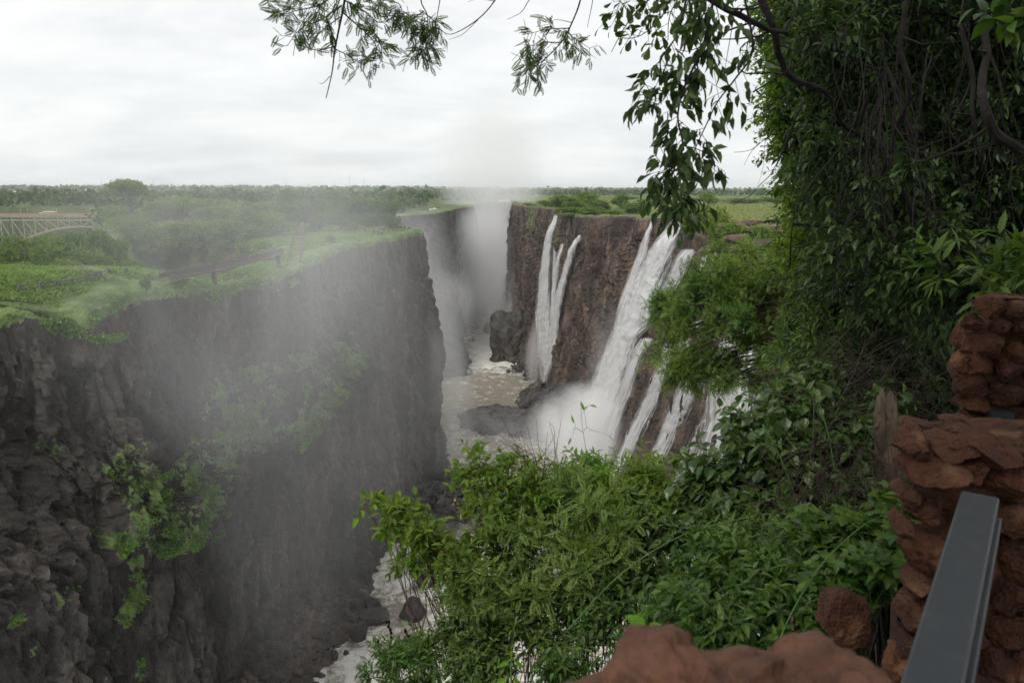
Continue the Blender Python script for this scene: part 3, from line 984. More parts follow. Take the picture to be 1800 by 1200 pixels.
fall('waterfall', [(640, 1222, 1256), (690, 1200, 1238), (745, 1178, 1212), (787, 1160, 1190), (822, 1146, 1172), (864, 1134, 1156), (913, 1118, 1142)],
     M['fall_thin'], 'broad grey cascade between the second and third dark ribs below the acacia', 1.2, 15, 120, 1.0, GRP, foot=.1, lumps=.8, seed=12)
fall('waterfall', [(735, 1238, 1262), (760, 1230, 1248), (790, 1216, 1236), (822, 1200, 1222), (860, 1186, 1206)],
     M['fall_wisp'], 'thin stream beside the rightmost dark rib, above the leafy foreground', .8, 9, 70, .5, GRP, foot=.1, seed=13)
fall('waterfall', [(575, 1268, 1330), (640, 1262, 1350), (717, 1256, 1350), (760, 1246, 1345), (800, 1236, 1330), (850, 1214, 1310), (885, 1200, 1300), (960, 1175, 1280), (1040, 1160, 1260)],
     M['fall_thick'], 'thick white waterfall glimpsed behind the acacia and the broad leaved shrub', 1.5, 19, 110, 1.6, GRP, foot=.1, lumps=1.2, seed=14)
fall('waterfall', [(560, 1225, 1275), (590, 1212, 1262), (620, 1200, 1236)],
     M['fall_thin'], 'small white chute seen through gaps in the middle of the acacia', 1.2, 9, 40, .8, GRP, foot=.2, seed=15)

# small rapids on the plateau ledge
mb = MB()
a, b = PZ(1345, 420, -16.5), PZ(1322, 436, -19.5)
k = 14
L = np.array([[a[i] + (b[i] - a[i]) * f for i in range(3)] for f in np.linspace(0, 1, k)])
L[:, 2] = a[2] + (b[2] - a[2]) * smooth(.15, .9, np.linspace(0, 1, k))
V = np.stack([L + np.array([s * (1.6 + 1.0 * math.sin(q)), s * .8, .12 * fbm(L * 2 + q, 2, 5).mean()]) for q, s in enumerate(np.linspace(-1, 1, 7))], 1)
V = V + .25 * fbm(V * .9, 3, 12)[..., None]
o = mesh_obj('rapids', V.reshape(-1, 3), [grid_polys(k, 7)], M['river'], smoothf=True, attrs={'foam': np.full(k * 7, .9)})
tag(o, 'small white rapids sliding over the flat ledge above the acacia', 'rapids')

# ================================================================ boulders and rubble
def unit_(a):
    return a / np.maximum(np.linalg.norm(a, axis=-1, keepdims=True), 1e-9)


def boulder(c, r, seed, label, lod=4, cuts=14, rough=.16, mat='boulder', group=None, rot=None):
    V, pl = rock_geo((0, 0, 0), r, seed, lod, cuts, rough, rot)
    V = V + .05 * np.mean(r) * fbm(V * (3.0 / np.mean(r)), 4, seed)[:, None] * V / np.maximum(np.linalg.norm(V, axis=1, keepdims=True), .01)
    o = mesh_obj('boulder', V, pl, M[mat])
    o.location = [float(q) for q in c]
    return tag(o, label, 'boulder', group)


def on_water(u, v, wpx, hpx, depth=1.0, sink=.3):
    p = PZ(u, v, WZ)
    m = p[1] / F
    return (p[0], p[1] + wpx * m * .5 * depth, WZ + hpx * m * (.5 - sink * .5)), (wpx * m * .56, wpx * m * .56 * depth, hpx * m * .75)


BG = 'dark boulders in the river'
for (u, v, w_, h_, sd_, lab) in [
    (880, 590, 60, 62, 8, 'hazy dark boulder just behind the huge boulder island'),
    (733, 1008, 34, 24, 12, 'squarish boulder in the white water, upstream of the foreground bush tip'),
    (762, 1012, 26, 20, 13, 'boulder touching the right side of the squarish river boulder'),
    (707, 981, 16, 7, 14, 'low wet rock in the foam, farthest of three small ones'),
    (697, 1003, 15, 7, 15, 'low wet rock in the foam, middle of three small ones'),
    (700, 1017, 15, 9, 16, 'low wet rock in the foam, nearest of three small ones'),
    (745, 1040, 44, 22, 17, 'broad dark boulder at the brown edge of the river by the bush'),
    (722, 1098, 60, 34, 18, 'sloping dark boulder between the white chute and the bush'),
    (652, 1108, 64, 26, 19, 'flat topped pale boulder on the left shore of the chute'),
    (628, 1132, 42, 34, 20, 'blunt boulder just below the flat topped pale boulder'),
    (650, 1078, 36, 22, 21, 'tilted slab boulder above the flat topped pale boulder'),
    (716, 1160, 54, 40, 22, 'rounded boulder in the foam behind the dark seed heads'),
    (584, 1162, 22, 14, 23, 'small dark boulder in the shallows at the bottom left shore'),
    (562, 1194, 18, 9, 24, 'smallest wet rock at the very bottom of the river'),
    (606, 1152, 14, 7, 25, 'little rock in foam just right of the small shallows boulder'),
    (780, 868, 56, 44, 26, 'pale flat boulder crowning the near rubble pile in the mist'),
    (818, 872, 40, 30, 27, 'rounded boulder on the misty right end of the near rubble pile'),
    (745, 900, 40, 36, 28, 'shadowed boulder leaning on the left wall by the near rubble pile'),
    (815, 552, 10, 8, 29, 'tiny rock in the rapids, farther one of two'),
    (816, 588, 14, 9, 30, 'tiny rock in the rapids, nearer one of two'),
]:
    c, r = on_water(u, v, w_, h_)
    boulder(c, r, sd_, lab, 5 if w_ > 50 else 4, 18 if w_ > 50 else 12, group=BG)
c, r = on_water(904, 641, 102, 98)
mb = MB()
for k, (du, dz, sx, sz) in enumerate([(0, 0, 1, .92), (-.35, -.1, .62, .62), (.42, -.15, .66, .60), (.1, -.35, .95, .5), (-.12, .22, .6, .72), (.28, .15, .5, .62), (-.5, -.5, .5, .4)]):
    V, pl = rock_geo((0, 0, 0), (r[0] * sx, r[1] * sx * .9, r[2] * sz), 905 + k, 4, 16, .22)
    V = V + (.06 * r[0] * fbm(V * .35, 4, 905 + k))[:, None] * unit_(V)
    mb.add(V + np.array([du * r[0], -.15 * r[1] * (k > 2), dz * r[2]]), pl)
o = mb.build('boulder', M['boulder'], base=np.zeros(3)); o.location = c
tag(o, 'huge dark boulder island standing in the rapids left of the tall far waterfalls', 'boulder', BG)


RK = {l: [rock_geo((0, 0, 0), (1, 1, 1), 50 + i, l, 7, .1) for i in range(16)] for l in (1, 2)}


def rubble(name, label, pts, n, smin, smax, seed, hfun, mat='boulder'):
    rs = np.random.default_rng(seed)
    mb = MB()
    global RK
    pts = np.array(pts, float)
    lo, hi = pts.min(0), pts.max(0)
    k = 0
    while k < n:
        x, y = rs.uniform(lo[0], hi[0]), rs.uniform(lo[1], hi[1])
        if not inpoly(np.array([x]), np.array([y]), pts)[0]: continue
        s = smin * (smax / smin) ** (rs.random() ** 2.2)
        z = hfun(x, y)
        V, pl = RK[2 if s > .7 else 1][rs.integers(16)]
        a = rs.uniform(0, 6.28)
        V = (V * (s * np.array([rs.uniform(.7, 1.2), rs.uniform(.7, 1.2), rs.uniform(.45, .9)]))) @ np.array([[math.cos(a), math.sin(a), 0], [-math.sin(a), math.cos(a), 0], [0, 0, 1]]) + np.array([x, y, z])
        mb.add(V, pl)
        k += 1
    o = mb.build(name, M[mat])
    return tag(o, label, kind='stuff')


def mound(cx, cy, rx, ry, h, lift=0, slope=None):
    def f(x, y):
        d = ((x - cx) / rx) ** 2 + ((y - cy) / ry) ** 2
        z = WZ + lift + h * max(0, 1 - d) ** .8
        if slope is not None: z = max(z, WZ + slope(x, y))
        return z
    return f


def pxpoly(L):
    return [tuple(PZ(u, v, WZ)[:2]) for u, v in L]


a = PZ(790, 915, WZ)
rubble('rubble', 'dark rubble pile of broken blocks at the foot of the left wall tip', pxpoly([(690, 915), (730, 880), (790, 862), (860, 868), (905, 900), (900, 930), (830, 940), (760, 942), (715, 935)]), 900, .5, 2.6, 1,
       mound(a[0], a[1] + 3, 24, 18, 11))
a = PZ(890, 750, WZ)
rubble('rubble', 'low misty bar of rubble lying across the river', pxpoly([(805, 728), (855, 716), (915, 716), (960, 745), (990, 768), (960, 780), (900, 765), (850, 762), (815, 750)]), 700, .8, 3.4, 2, mound(a[0], a[1] + 8, 26, 26, 2.2))
rubble('rubble', 'black shiny rubble heaped at the foot of the bare brown wall', pxpoly([(905, 700), (935, 672), (985, 690), (1050, 750), (1065, 800), (1000, 770), (960, 745), (915, 722)]), 1300, .5, 2.8, 3,
       mound(*PZ(1015, 735, WZ)[:2], 30, 34, 17))
rubble('rubble', 'wet black rocks under the tall far waterfalls', pxpoly([(890, 655), (925, 625), (965, 605), (985, 640), (975, 680), (930, 672)]), 500, .5, 2.6, 4, mound(*PZ(950, 645, WZ)[:2], 24, 34, 5))
def talus(x, y):
    return WZ + np.interp(np.interp(y, [130, 160, 175, 197, 215], [-48, -46.5, -42.5, -37, -37]) - x, [-1, 0, 3, 14, 24, 34], [-1.5, -.5, .9, 9, 18, 24])


rubble('rubble', 'brown rubble slope between the left wall and the river', [(-66, 128), (-66, 200), (-48, 202), (-38.5, 196), (-42, 176), (-46, 160), (-47, 128)], 3600, .4, 2.3, 5, talus, 'talus')
yy_, xx_ = np.meshgrid(np.linspace(120, 206, 120), np.linspace(-70, -36, 60), indexing='ij')
zz_ = talus(xx_, yy_) - .5 + .7 * fbm(np.stack([xx_, yy_, 0 * xx_], -1) * .5, 4, 7)
tag(mesh_obj('talus_slope', np.stack([xx_, yy_, zz_], -1).reshape(-1, 3), [grid_polys(120, 60)], M['talus']), kind='structure')
rubble('rubble', 'dark rocks along the foot of the hazy far wall', pxpoly([(795, 540), (820, 528), (832, 545), (812, 580), (800, 600)]), 160, .8, 2.6, 6, lambda x, y: WZ + .5)

# rusty flat ledges stepping down from the plateau to the lip
rs = np.random.default_rng(3)
k = 0
LG = 'rusty rock ledges above the acacia'
for (u, v, Y, w_, h_, d_) in [(1288, 400, 268, 16, 3, 7), (1330, 408, 262, 18, 3.2, 8), (1372, 402, 270, 16, 3, 8), (1296, 420, 250, 12, 4.5, 7), (1345, 428, 245, 15, 3.6, 7), (1385, 424, 240, 16, 4, 8), (1240, 424, 280, 11, 8, 7),
                              (1262, 442, 262, 10, 6.5, 7), (1300, 447, 244, 12, 6, 7), (1232, 462, 266, 7, 9, 5), (1352, 458, 228, 14, 6, 7), (1278, 472, 240, 8, 7, 6), (1310, 392, 300, 16, 2.2, 8), (1375, 388, 300, 20, 2.5, 8), (1400, 455, 215, 16, 7, 8)]:
    c = P(u, v, Y)
    boulder(c, (w_ * .55, d_ * .6, h_ * .55), 300 + k, ['squared rusty ledge block', 'flat rusty ledge slab', 'cracked brown ledge block'][k % 3] + ' in the stepped rocks between the plateau bush and the acacia', 4, 16, .10, 'ledge_rock', LG, rot=rs.uniform(-.3, .3))
    k += 1
# ================================================================ leaf clouds and trees at a distance
def quads_at(pos, size, rs, flat=.0, aspect=1.5, droop=None):
    """one small folded leaf-clump face (2 tris as quad) per position with random facing."""
    n = len(pos)
    a = rs.normal(size=(n, 3)); a[:, 2] *= (1 - flat)
    a /= np.maximum(np.linalg.norm(a, axis=1, keepdims=True), 1e-6)
    b = rs.normal(size=(n, 3))
    b = np.cross(a, b); b /= np.maximum(np.linalg.norm(b, axis=1, keepdims=True), 1e-6)
    s = (np.asarray(size) * rs.uniform(.6, 1.35, n))[:, None]
    a = a * s * aspect / 2; b = b * s / 2
    V = np.stack([pos - a, pos - b * .9, pos + a, pos + b], 1).reshape(-1, 3)
    Q = np.arange(4 * n).reshape(-1, 4)
    return V, [Q]


def blob_points(n, c, r, rs, shell=.55, gaps=.35, fr=1.3, seed=0):
    """points through an ellipsoid, denser near the skin, thinned by noise so that light comes through."""
    c, r = np.asarray(c, float), np.asarray(r, float)
    out_ = []
    m = 0
    while m < n:
        d = rs.normal(size=(n * 2, 3)); d /= np.linalg.norm(d, axis=1, keepdims=True)
        d *= (shell + (1 - shell) * rs.random((n * 2, 1))) ** .8
        lump = 1 + .22 * fbm(d * fr * 2 + seed, 2, seed)[:, None]
        q = d * lump
        k = fbm(q * fr * 2.2 + seed * 3.1, 2, seed + 5) > (gaps - .5) * .8
        q = q[k]
        out_.append(c + q * r)
        m += len(q)
    return np.concatenate(out_)[:n]


def tree_mesh(name, seed, h, w, leaf, nl, lobes, mat, kind='round', trunk=True, bark='bark_far'):
    """returns root empty with trunk and crown meshes at the origin."""
    rs = np.random.default_rng(seed)
    tb = MB()
    root = thing(name, (0, 0, 0), None, None)
    P_ = []
    base_h = h * (.22 if kind != 'bush' else .05)
    tb.tube([(0, 0, -1.5), (0.1 * w * .2, 0, base_h * .6), (.05 * w, .02 * w, h * .55)], [h * .028, h * .02, h * .01], 6)
    for k in range(lobes):
        a = k * 2.4 + rs.uniform(0, .8)
        rad = w * .5 * (rs.random() ** .6) * .62
        zc = h * rs.uniform(.26, .84) if kind == 'round' else (h * rs.uniform(.68, .86) if kind == 'flat' else h * rs.uniform(.3, .72))
        if k == 0: rad, zc = 0, h * .72 if kind != 'bush' else h * .55
        c = np.array([math.cos(a) * rad, math.sin(a) * rad, zc])
        q = rs.uniform(.8, 1.2)
        r = np.array([w * .27 * q, w * .27 * q, h * (.19 if kind != 'flat' else .11) * q])
        if kind == 'bush': r[2] = h * .3 * q
        P_.append(blob_points(nl // lobes, c, r, rs, .5, .38, 1.2, seed + k))
        tb.tube([(0, 0, base_h * .7), c * np.array([.5, .5, 1]) * .55 + np.array([0, 0, base_h * .3]), c], [h * .012, h * .009, h * .004], 4)
    P_ = np.concatenate(P_)
    V, Q = quads_at(P_, leaf, rs, .25)
    tb.build('trunk', M[bark], root)
    mb = MB(); mb.add(V, Q)
    mb.build('crown', mat, root)
    return root


def copy_tree(root, loc, s=(1, 1, 1), rot=0.0, label=None, cat=None, group=None):
    r = root.copy(); COL.objects.link(r)
    r.location = [float(q) for q in loc]
    r.scale = (s, s, s) if isinstance(s, (int, float)) else s
    r.rotation_euler = (0, 0, rot)
    for ch in root.children:
        c = ch.copy(); COL.objects.link(c); c.parent = r
    return tag(r, label, cat, group)


protos = {}


def use(key, loc, s, rot, label, cat, group, maker):
    if key not in protos:
        r = maker()
        protos[key] = r
        r.location = [float(q) for q in loc]; r.scale = (s, s, s) if isinstance(s, (int, float)) else s; r.rotation_euler = (0, 0, rot)
        return tag(r, label, cat, group)
    return copy_tree(protos[key], loc, s, rot, label, cat, group)


def at_ground(u, v_top, h, side='L', Y0=100, Y1=700):
    """ground point under the line of sight column u where a tree of height h reaches v_top."""
    best = None
    for Y in np.linspace(Y0, Y1, 200):
        p = P(u, v_top, Y)
        z = (HL if side == 'L' else HR)(np.array([p[0]]), np.array([p[1]]))[0]
        e = abs(p[2] - (z + h))
        if best is None or e < best[0]: best = (e, p[0], p[1], z)
    return best[1:]


def put(kind, i, u, vt, Y, wpx, label, group, side='L', cat='tree', h=None):
    """tree of crown width wpx whose top reaches the sight line (u, vt) at distance Y, standing on the land there."""
    p = P(u, vt, Y)
    z = (HL if side == 'L' else HR)(np.array([p[0]]), np.array([p[1]]))[0] - .3
    if h: z = p[2] - h
    H = max(2.0, p[2] - z)
    W = wpx * Y / F
    names = {'bank': ('tree', 12, 12, .42, 4200, 9, 'leaf_bank', 'round'), 'grove': ('tree', 11, 12, .40, 4200, 9, 'leaf_grove', 'round'), 'bush': ('bush', 4, 6, .26, 2200, 6, 'leaf_plateau', 'bush'),
             'ybush': ('bush', 6, 12, .34, 4600, 10, 'leaf_yellow', 'bush'), 'flat': ('tree', 14, 16, .42, 3600, 8, 'leaf_bank', 'flat'), 'plat': ('tree', 9, 9, .36, 3000, 8, 'leaf_plateau', 'round'), 'gbush': ('bush', 4, 6, .26, 2200, 6, 'leaf_grove', 'bush')}
    nm, h0, w0, leaf, nl, lobes, mt, kd = names[kind]
    s = (W / w0, W / w0, H / h0)
    key = (kind, i)
    return use(key, (p[0], p[1], z), s, (i * 1.7 + u * .37) % 6.28, label, cat, group, lambda: tree_mesh(nm, 100 + i * 7 + len(kind), h0, w0, leaf, nl, lobes, M[mt], kd))


GB = 'trees in the cleft behind the grassy ridge'
for k, (u, vt, Y, w_, lab) in enumerate([
    (-40, 425, 165, 100, 'pale green tree at the left edge behind the railings'), (20, 415, 190, 90, 'rounded tree at far left below the arch bridge'),
    (70, 412, 200, 80, 'broad tree under the left half of the arch bridge'), (45, 452, 158, 90, 'low bushy tree just behind the left railings'),
    (118, 458, 160, 84, 'pale rounded tree behind the railings, left of the cleft'), (100, 425, 185, 84, 'tree with a domed crown behind the pale rounded tree'),
    (130, 398, 214, 80, 'darkest tree standing under the right end of the arch bridge'), (165, 402, 205, 80, 'dark green tree right of the darkest one below the bridge'),
    (196, 418, 205, 56, 'smaller tree leaning against the rocky bank'), (185, 462, 175, 74, 'light green tree behind the topmost railing posts'),
    (160, 440, 190, 74, 'mid green tree in the middle of the cleft group'), (5, 470, 142, 90, 'lowest tree at the left edge of the grassy ridge'), (222, 452, 195, 50, 'small bush at the foot of the rocky bank'),
    (80, 478, 145, 60, 'dim shrub just behind the lower railings')]):
    put('bank' if k not in (6, 7) else 'grove', k % 3, u, vt, Y, w_, lab, GB)
GM = 'trees on the bank behind the footbridge'
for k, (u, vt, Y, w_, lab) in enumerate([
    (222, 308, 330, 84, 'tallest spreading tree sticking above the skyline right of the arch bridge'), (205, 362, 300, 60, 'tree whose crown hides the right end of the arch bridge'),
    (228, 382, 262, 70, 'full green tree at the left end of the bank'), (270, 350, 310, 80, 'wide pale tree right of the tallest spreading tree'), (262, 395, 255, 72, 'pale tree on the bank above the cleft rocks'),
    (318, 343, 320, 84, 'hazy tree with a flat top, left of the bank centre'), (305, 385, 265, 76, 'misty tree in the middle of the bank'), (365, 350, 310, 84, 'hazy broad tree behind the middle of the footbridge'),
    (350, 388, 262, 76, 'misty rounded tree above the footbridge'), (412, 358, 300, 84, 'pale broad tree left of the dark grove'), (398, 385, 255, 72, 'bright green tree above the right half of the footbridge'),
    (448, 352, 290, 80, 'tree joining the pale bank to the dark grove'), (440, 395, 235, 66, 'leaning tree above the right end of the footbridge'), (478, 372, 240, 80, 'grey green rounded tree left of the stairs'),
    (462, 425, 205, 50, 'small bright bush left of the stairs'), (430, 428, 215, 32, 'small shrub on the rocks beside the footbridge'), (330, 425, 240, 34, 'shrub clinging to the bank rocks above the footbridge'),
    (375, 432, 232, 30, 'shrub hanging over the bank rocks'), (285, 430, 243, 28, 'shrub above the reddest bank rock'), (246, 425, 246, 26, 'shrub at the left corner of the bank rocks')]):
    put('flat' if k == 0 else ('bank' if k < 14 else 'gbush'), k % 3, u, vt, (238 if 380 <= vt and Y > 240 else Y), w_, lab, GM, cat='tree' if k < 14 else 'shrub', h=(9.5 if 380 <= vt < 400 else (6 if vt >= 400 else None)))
GG = 'trees of the dark grove on the left headland'
for k, (u, vt, Y, w_, lab) in enumerate([
    (505, 328, 300, 52, 'tallest yellowish tree behind the left end of the grove'), (505, 352, 262, 62, 'tree directly behind the top of the stairs'), (535, 345, 285, 60, 'tree right behind the stairs, half hidden'),
    (560, 348, 290, 56, 'tree left of the grove centre'), (585, 335, 310, 60, 'tree with the highest dark crown in the grove'), (560, 368, 268, 46, 'lower tree in front of the grove left part'), (598, 368, 272, 50, 'lower pale tree in front of the grove centre'),
    (615, 345, 300, 56, 'dark tree at the grove centre'), (637, 338, 308, 56, 'dark tree right of the grove centre'), (660, 350, 298, 56, 'dark rounded tree near the right end of the grove'), (683, 352, 294, 44, 'last tree at the right end of the grove, above the cliff tip'),
    (645, 372, 280, 46, 'low bush in front of the right half of the grove'), (685, 376, 278, 40, 'bright low bush at the grove right corner')]):
    put('flat' if k == 0 else 'grove', (k + 1) % 3, u, vt, Y, w_, lab, GG)
GP = 'trees and bushes on the right plateau'
for k, (kd, u, vt, Y, w_, lab) in enumerate([
    ('plat', 960, 352, 520, 28, 'small tree at the left end of the plateau grove'), ('gbush', 930, 359, 545, 22, 'little bush on the misty headland rim'), ('plat', 985, 342, 500, 34, 'tree second from the left in the plateau grove'),
    ('plat', 1012, 343, 470, 40, 'wide tree in the middle of the plateau grove'), ('plat', 1024, 336, 540, 26, 'dark tree poking above the middle of the plateau grove'), ('plat', 1045, 338, 520, 30, 'dark round tree beside the poking one'),
    ('gbush', 1055, 352, 440, 40, 'rounded bush in front of the plateau grove'), ('plat', 1092, 338, 520, 28, 'lone slender tree right of the plateau grove'), ('bush', 1005, 363, 425, 50, 'bush on the rim above the slanting waterfall'),
    ('bush', 1038, 366, 410, 46, 'bright bush right of the rim bush'), ('bush', 1000, 378, 402, 40, 'bush hanging over the lip between the far waterfalls'), ('bush', 1010, 393, 396, 30, 'lowest bush clinging below the lip between the far waterfalls'),
    ('bush', 1075, 368, 400, 40, 'low bush on the rim above the bare brown wall'), ('gbush', 1112, 360, 430, 40, 'flat bush behind the rim above the brown wall'), ('ybush', 1238, 350, 285, 84, 'largest yellow green bush at the head of the widest waterfall'),
    ('ybush', 1268, 364, 275, 50, 'yellow green bush touching the right side of the largest one'), ('bush', 1290, 386, 262, 44, 'smaller bright bush among the rusty ledges'), ('bush', 1220, 372, 295, 36, 'dark leaning bush just above the lip of the widest waterfall'),
    ('bush', 1340, 393, 258, 34, 'bright shrub on the ledge above the small rapids'), ('flat', 1100, 346, 620, 40, 'distant low tree on the grassy plateau'), ('gbush', 1140, 352, 560, 44, 'distant grey green bush left of the hanging vine tip'),
    ('plat', 1247, 337, 640, 34, 'rounded pale tree behind the largest yellow green bush'), ('gbush', 1310, 350, 700, 60, 'long dark thicket on the plateau skyline'), ('gbush', 1370, 348, 720, 70, 'dark thicket on the plateau skyline at far right'),
    ('plat', 1175, 349, 640, 40, 'distant dark tree behind the hanging vine')]):
    put(kd, k % 2, u, vt - 2, Y, w_ * (1.0 if kd == 'ybush' else 1.45), lab, GP, side='R', cat='tree' if kd in ('plat', 'flat') else 'bush')

for k, (u, vt, Y, w_, lab) in enumerate([(583, 412, 215, 22, 'small bush near the rim in the middle of the left headland'), (622, 392, 262, 22, 'small round bush on the grass before the dark grove'), (545, 398, 255, 30, 'low bush on the grass right of the stairs'),
    (255, 486, 128, 26, 'small bush at the top of the nearer grassy ridge'), (478, 490, 168, 30, 'bush growing at the rim under the right end of the footbridge'), (352, 508, 146, 30, 'bush growing at the rim below the left half of the footbridge')]):
    put('gbush', k % 2, u, vt, Y, w_, lab, 'small bushes on the grassy left heads', cat='bush', h=2.6)

# ---- far-off woodland: one mass reaching the skyline
rs = np.random.default_rng(5)
pos, siz = [], []
BP = [blob_points(300, (0, 0, 0), (1, 1, 1), rs, .6, .2, 1, i) for i in range(24)]
n = 0
while n < 5200:
    Yy = 330 * (5600 / 330) ** (rs.random() ** .8)
    u = rs.uniform(-500, 1900)
    x = (u - 900) / F * Yy
    if u > 745 and Yy < 1500 and not (u < 840 and Yy > 930): continue
    if Yy < 905 and x > rimL(Yy) - 6: continue
    if Yy < 660 and u < 235 and Yy > 560: continue
    s_ = 'L' if x < -20 else 'R'
    z = (HL if s_ == 'L' else HR)(np.array([x]), np.array([Yy]))[0]
    hh = rs.uniform(5, 11) * (1.5 if rs.random() < .03 else 1)
    k = int(np.clip(26000 / Yy, 7, 60))
    c = np.array([x, Yy, z + hh * .55])
    b0 = BP[n % 24]
    q = c + b0[rs.integers(len(b0), size=k)] * np.array([hh * .75, hh * .75, hh * .5])
    pos.append(q); siz.append(np.full(k, 1.1 * hh / k ** .5 * 1.6))
    n += 1
V, Q = quads_at(np.concatenate(pos), np.concatenate(siz), rs, .3, 1.3)
mb = MB(); mb.add(V, Q)
o = mb.build('far_woodland', M['leaf_far'])
tag(o, kind='stuff')

# ---- tall pale grass on the plateau, turf on the left headland, plants on the ledges
def tufts(name, pts, hgt, wid, mat, rs, per=5, kind='stuff', lean=.5):
    n = len(pts)
    p = np.repeat(pts, per, 0) + np.concatenate([rs.normal(scale=wid * .5, size=(n * per, 2)), np.zeros((n * per, 1))], 1)
    h = hgt * rs.uniform(.5, 1.3, (n * per, 1))
    d = np.concatenate([rs.normal(scale=lean, size=(n * per, 2)), np.ones((n * per, 1))], 1) * h
    a = rs.uniform(0, 6.28, n * per)
    s = np.stack([np.cos(a), np.sin(a), np.zeros_like(a)], -1) * wid * .35
    V = np.stack([p - s, p + s, p + d * np.array([1.2, 1.2, .95]) + s * .2], 1).reshape(-1, 3)
    mb = MB(); mb.add(V, [np.arange(len(V)).reshape(-1, 3)])
    o = mb.build(name, mat)
    return tag(o, kind=kind)


m = 26000
Yy = 225 * (1500 / 225) ** (rs.random(m) ** .9)
xx = rimR(Yy) + 2 + rs.random(m) * np.clip(Yy * .62 - rimR(Yy), 5, 600)
pp = np.stack([xx, Yy, np.zeros(m)], -1)
kp = fbm(pp * np.array([.03, .012, 1]), 3, 3) > -.25
xx, Yy = xx[kp], Yy[kp]
pp = np.stack([xx, Yy, HR(xx, Yy) - .2], -1)
far_scale = 1
o = tufts('tall_grass', pp, 1.5, .9, M['tall_grass'], rs, 5)

m = 60000
yy = rs.uniform(88, 300, m)
xx = rimL(yy) - 1 - rs.random(m) ** 1.4 * 34
xx = np.where((yy > 144) & (yy < 172) & (xx < rimL(yy) - 9), rimL(yy) - 4, xx)
keepm = (yy < 293)
xx, yy = xx[keepm], yy[keepm]
o = tufts('turf', np.stack([xx, yy, HL(xx, yy) - .05], -1), .6, .6, M['turf'], rs, 4, lean=.8)

# plants clinging to the ledges of the left wall: where the shelf is green
Vf = GLd.reshape(-1, 3); vm = vv.ravel()
cand = np.where((vm > .5) & (Vf[:, 2] < -19) & (Vf[:, 2] > -105))[0]
pr = (vm[cand] - .4); pr /= pr.sum()
for nm_, mt_, K_, lab_ in (('ledge_plants', 'moss', 620, None), ('ledge_shrubs', 'leaf_grove', 300, None)):
    sel = rs.choice(cand, K_, replace=False, p=pr)
    c = Vf[sel] + np.array([.3, -.2, .1])
    rad = rs.uniform(.45, 1.5, K_) * (1.1 if mt_ == 'leaf_grove' else 1)
    k_ = (26 * rad ** 1.6 + 14).astype(int)
    cc_ = np.repeat(c, k_, 0); rr_ = np.repeat(rad, k_)[:, None]
    q = cc_ + unit_(rs.normal(size=cc_.shape)) * rr_ * rs.random((len(cc_), 1)) ** .4 * np.array([.8, 1, .62])
    V, Q = quads_at(q, .30, rs, .2)
    mb = MB(); mb.add(V, Q)
    tag(mb.build(nm_, M[mt_]), kind='stuff')
# fringe hanging over the rim of both walls
# ================================================================ leaves and twigs near the camera
def unit(a):
    return a / np.maximum(np.linalg.norm(a, axis=-1, keepdims=True), 1e-9)


def T_oval(w=.42, fold=.10, curl=.12):          # pointed oval leaf, folded on its midrib
    y = [0, .28, .62, 1.0]; hw = [.0, .5, .42, 0]
    V = [(0, 0, 0)]
    for k in (1, 2): V += [(-w * hw[k], y[k], fold - curl * y[k] ** 2), (0, y[k], -curl * y[k] ** 2), (w * hw[k], y[k], fold - curl * y[k] ** 2)]
    V += [(0, 1, -curl * 1.2)]
    Q4 = [[1, 4, 5, 2], [2, 5, 6, 3]]
    Q3 = [[0, 1, 2], [0, 2, 3], [4, 7, 5], [5, 7, 6]]
    return np.array(V, float), [np.array(Q4), np.array(Q3)]


def T_obov(w=.5):                               # blunt leaf widest towards its tip
    V = [(0, 0, 0), (-w * .28, .35, .05), (0, .35, -.01), (w * .28, .35, .05), (-w * .5, .72, .03), (0, .72, -.05), (w * .5, .72, .03), (-w * .25, .95, -.08), (w * .25, .95, -.08)]
    return np.array(V, float), [np.array([[1, 4, 5, 2], [2, 5, 6, 3], [4, 7, 8, 5]]), np.array([[0, 1, 2], [0, 2, 3], [5, 8, 6]])]


def T_lobed():                                  # ivy-like leaf
    V = [(0, 0, 0), (-.42, .12, .04), (-.5, .5, .02), (-.22, .55, .05), (0, 1.0, -.1), (.22, .55, .05), (.5, .5, .02), (.42, .12, .04), (0, .45, -.02)]
    return np.array(V, float), [np.array([[0, 1, 2, 8], [8, 2, 3, 4], [8, 4, 5, 6], [0, 8, 6, 7]])]


def T_pinn(n=8, ll=.24, lw=.085):               # feather of small leaflets
    V, Q = [], []
    for k in range(n):
        y = .12 + .86 * k / (n - 1)
        l = ll * (1 - .45 * abs(2 * k / (n - 1) - .9))
        for s in (-1, 1):
            b = len(V)
            V += [(0, y, 0), (s * l * .5, y + .03 - lw, -.01), (s * l, y + .07, -.03), (s * l * .5, y + .04 + lw * .6, .0)]
            Q.append([b, b + 1, b + 2, b + 3])
    return np.array(V, float), [np.array(Q)]


def T_blade():
    V = [(-.02, 0, 0), (.02, 0, 0), (.028, .4, .05), (-.028, .4, .05), (.02, .75, -.02), (-.02, .75, -.02), (0, 1, -.2)]
    return np.array(V, float), [np.array([[0, 1, 2, 3], [3, 2, 4, 5]]), np.array([[5, 4, 6]])]


def T_dia(w=.55):
    return np.array([(0, 0, 0), (-w / 2, .5, .06), (0, 1, -.06), (w / 2, .5, .06)], float), [np.array([[0, 1, 2, 3]])]


TPL = {'oval': T_oval(), 'wide': T_oval(.62, .08, .2), 'thin': T_oval(.26, .05, .1), 'obov': T_obov(), 'lobed': T_lobed(), 'pinn': T_pinn(), 'pinnf': T_pinn(6, .26, .10), 'blade': T_blade(), 'dia': T_dia()}


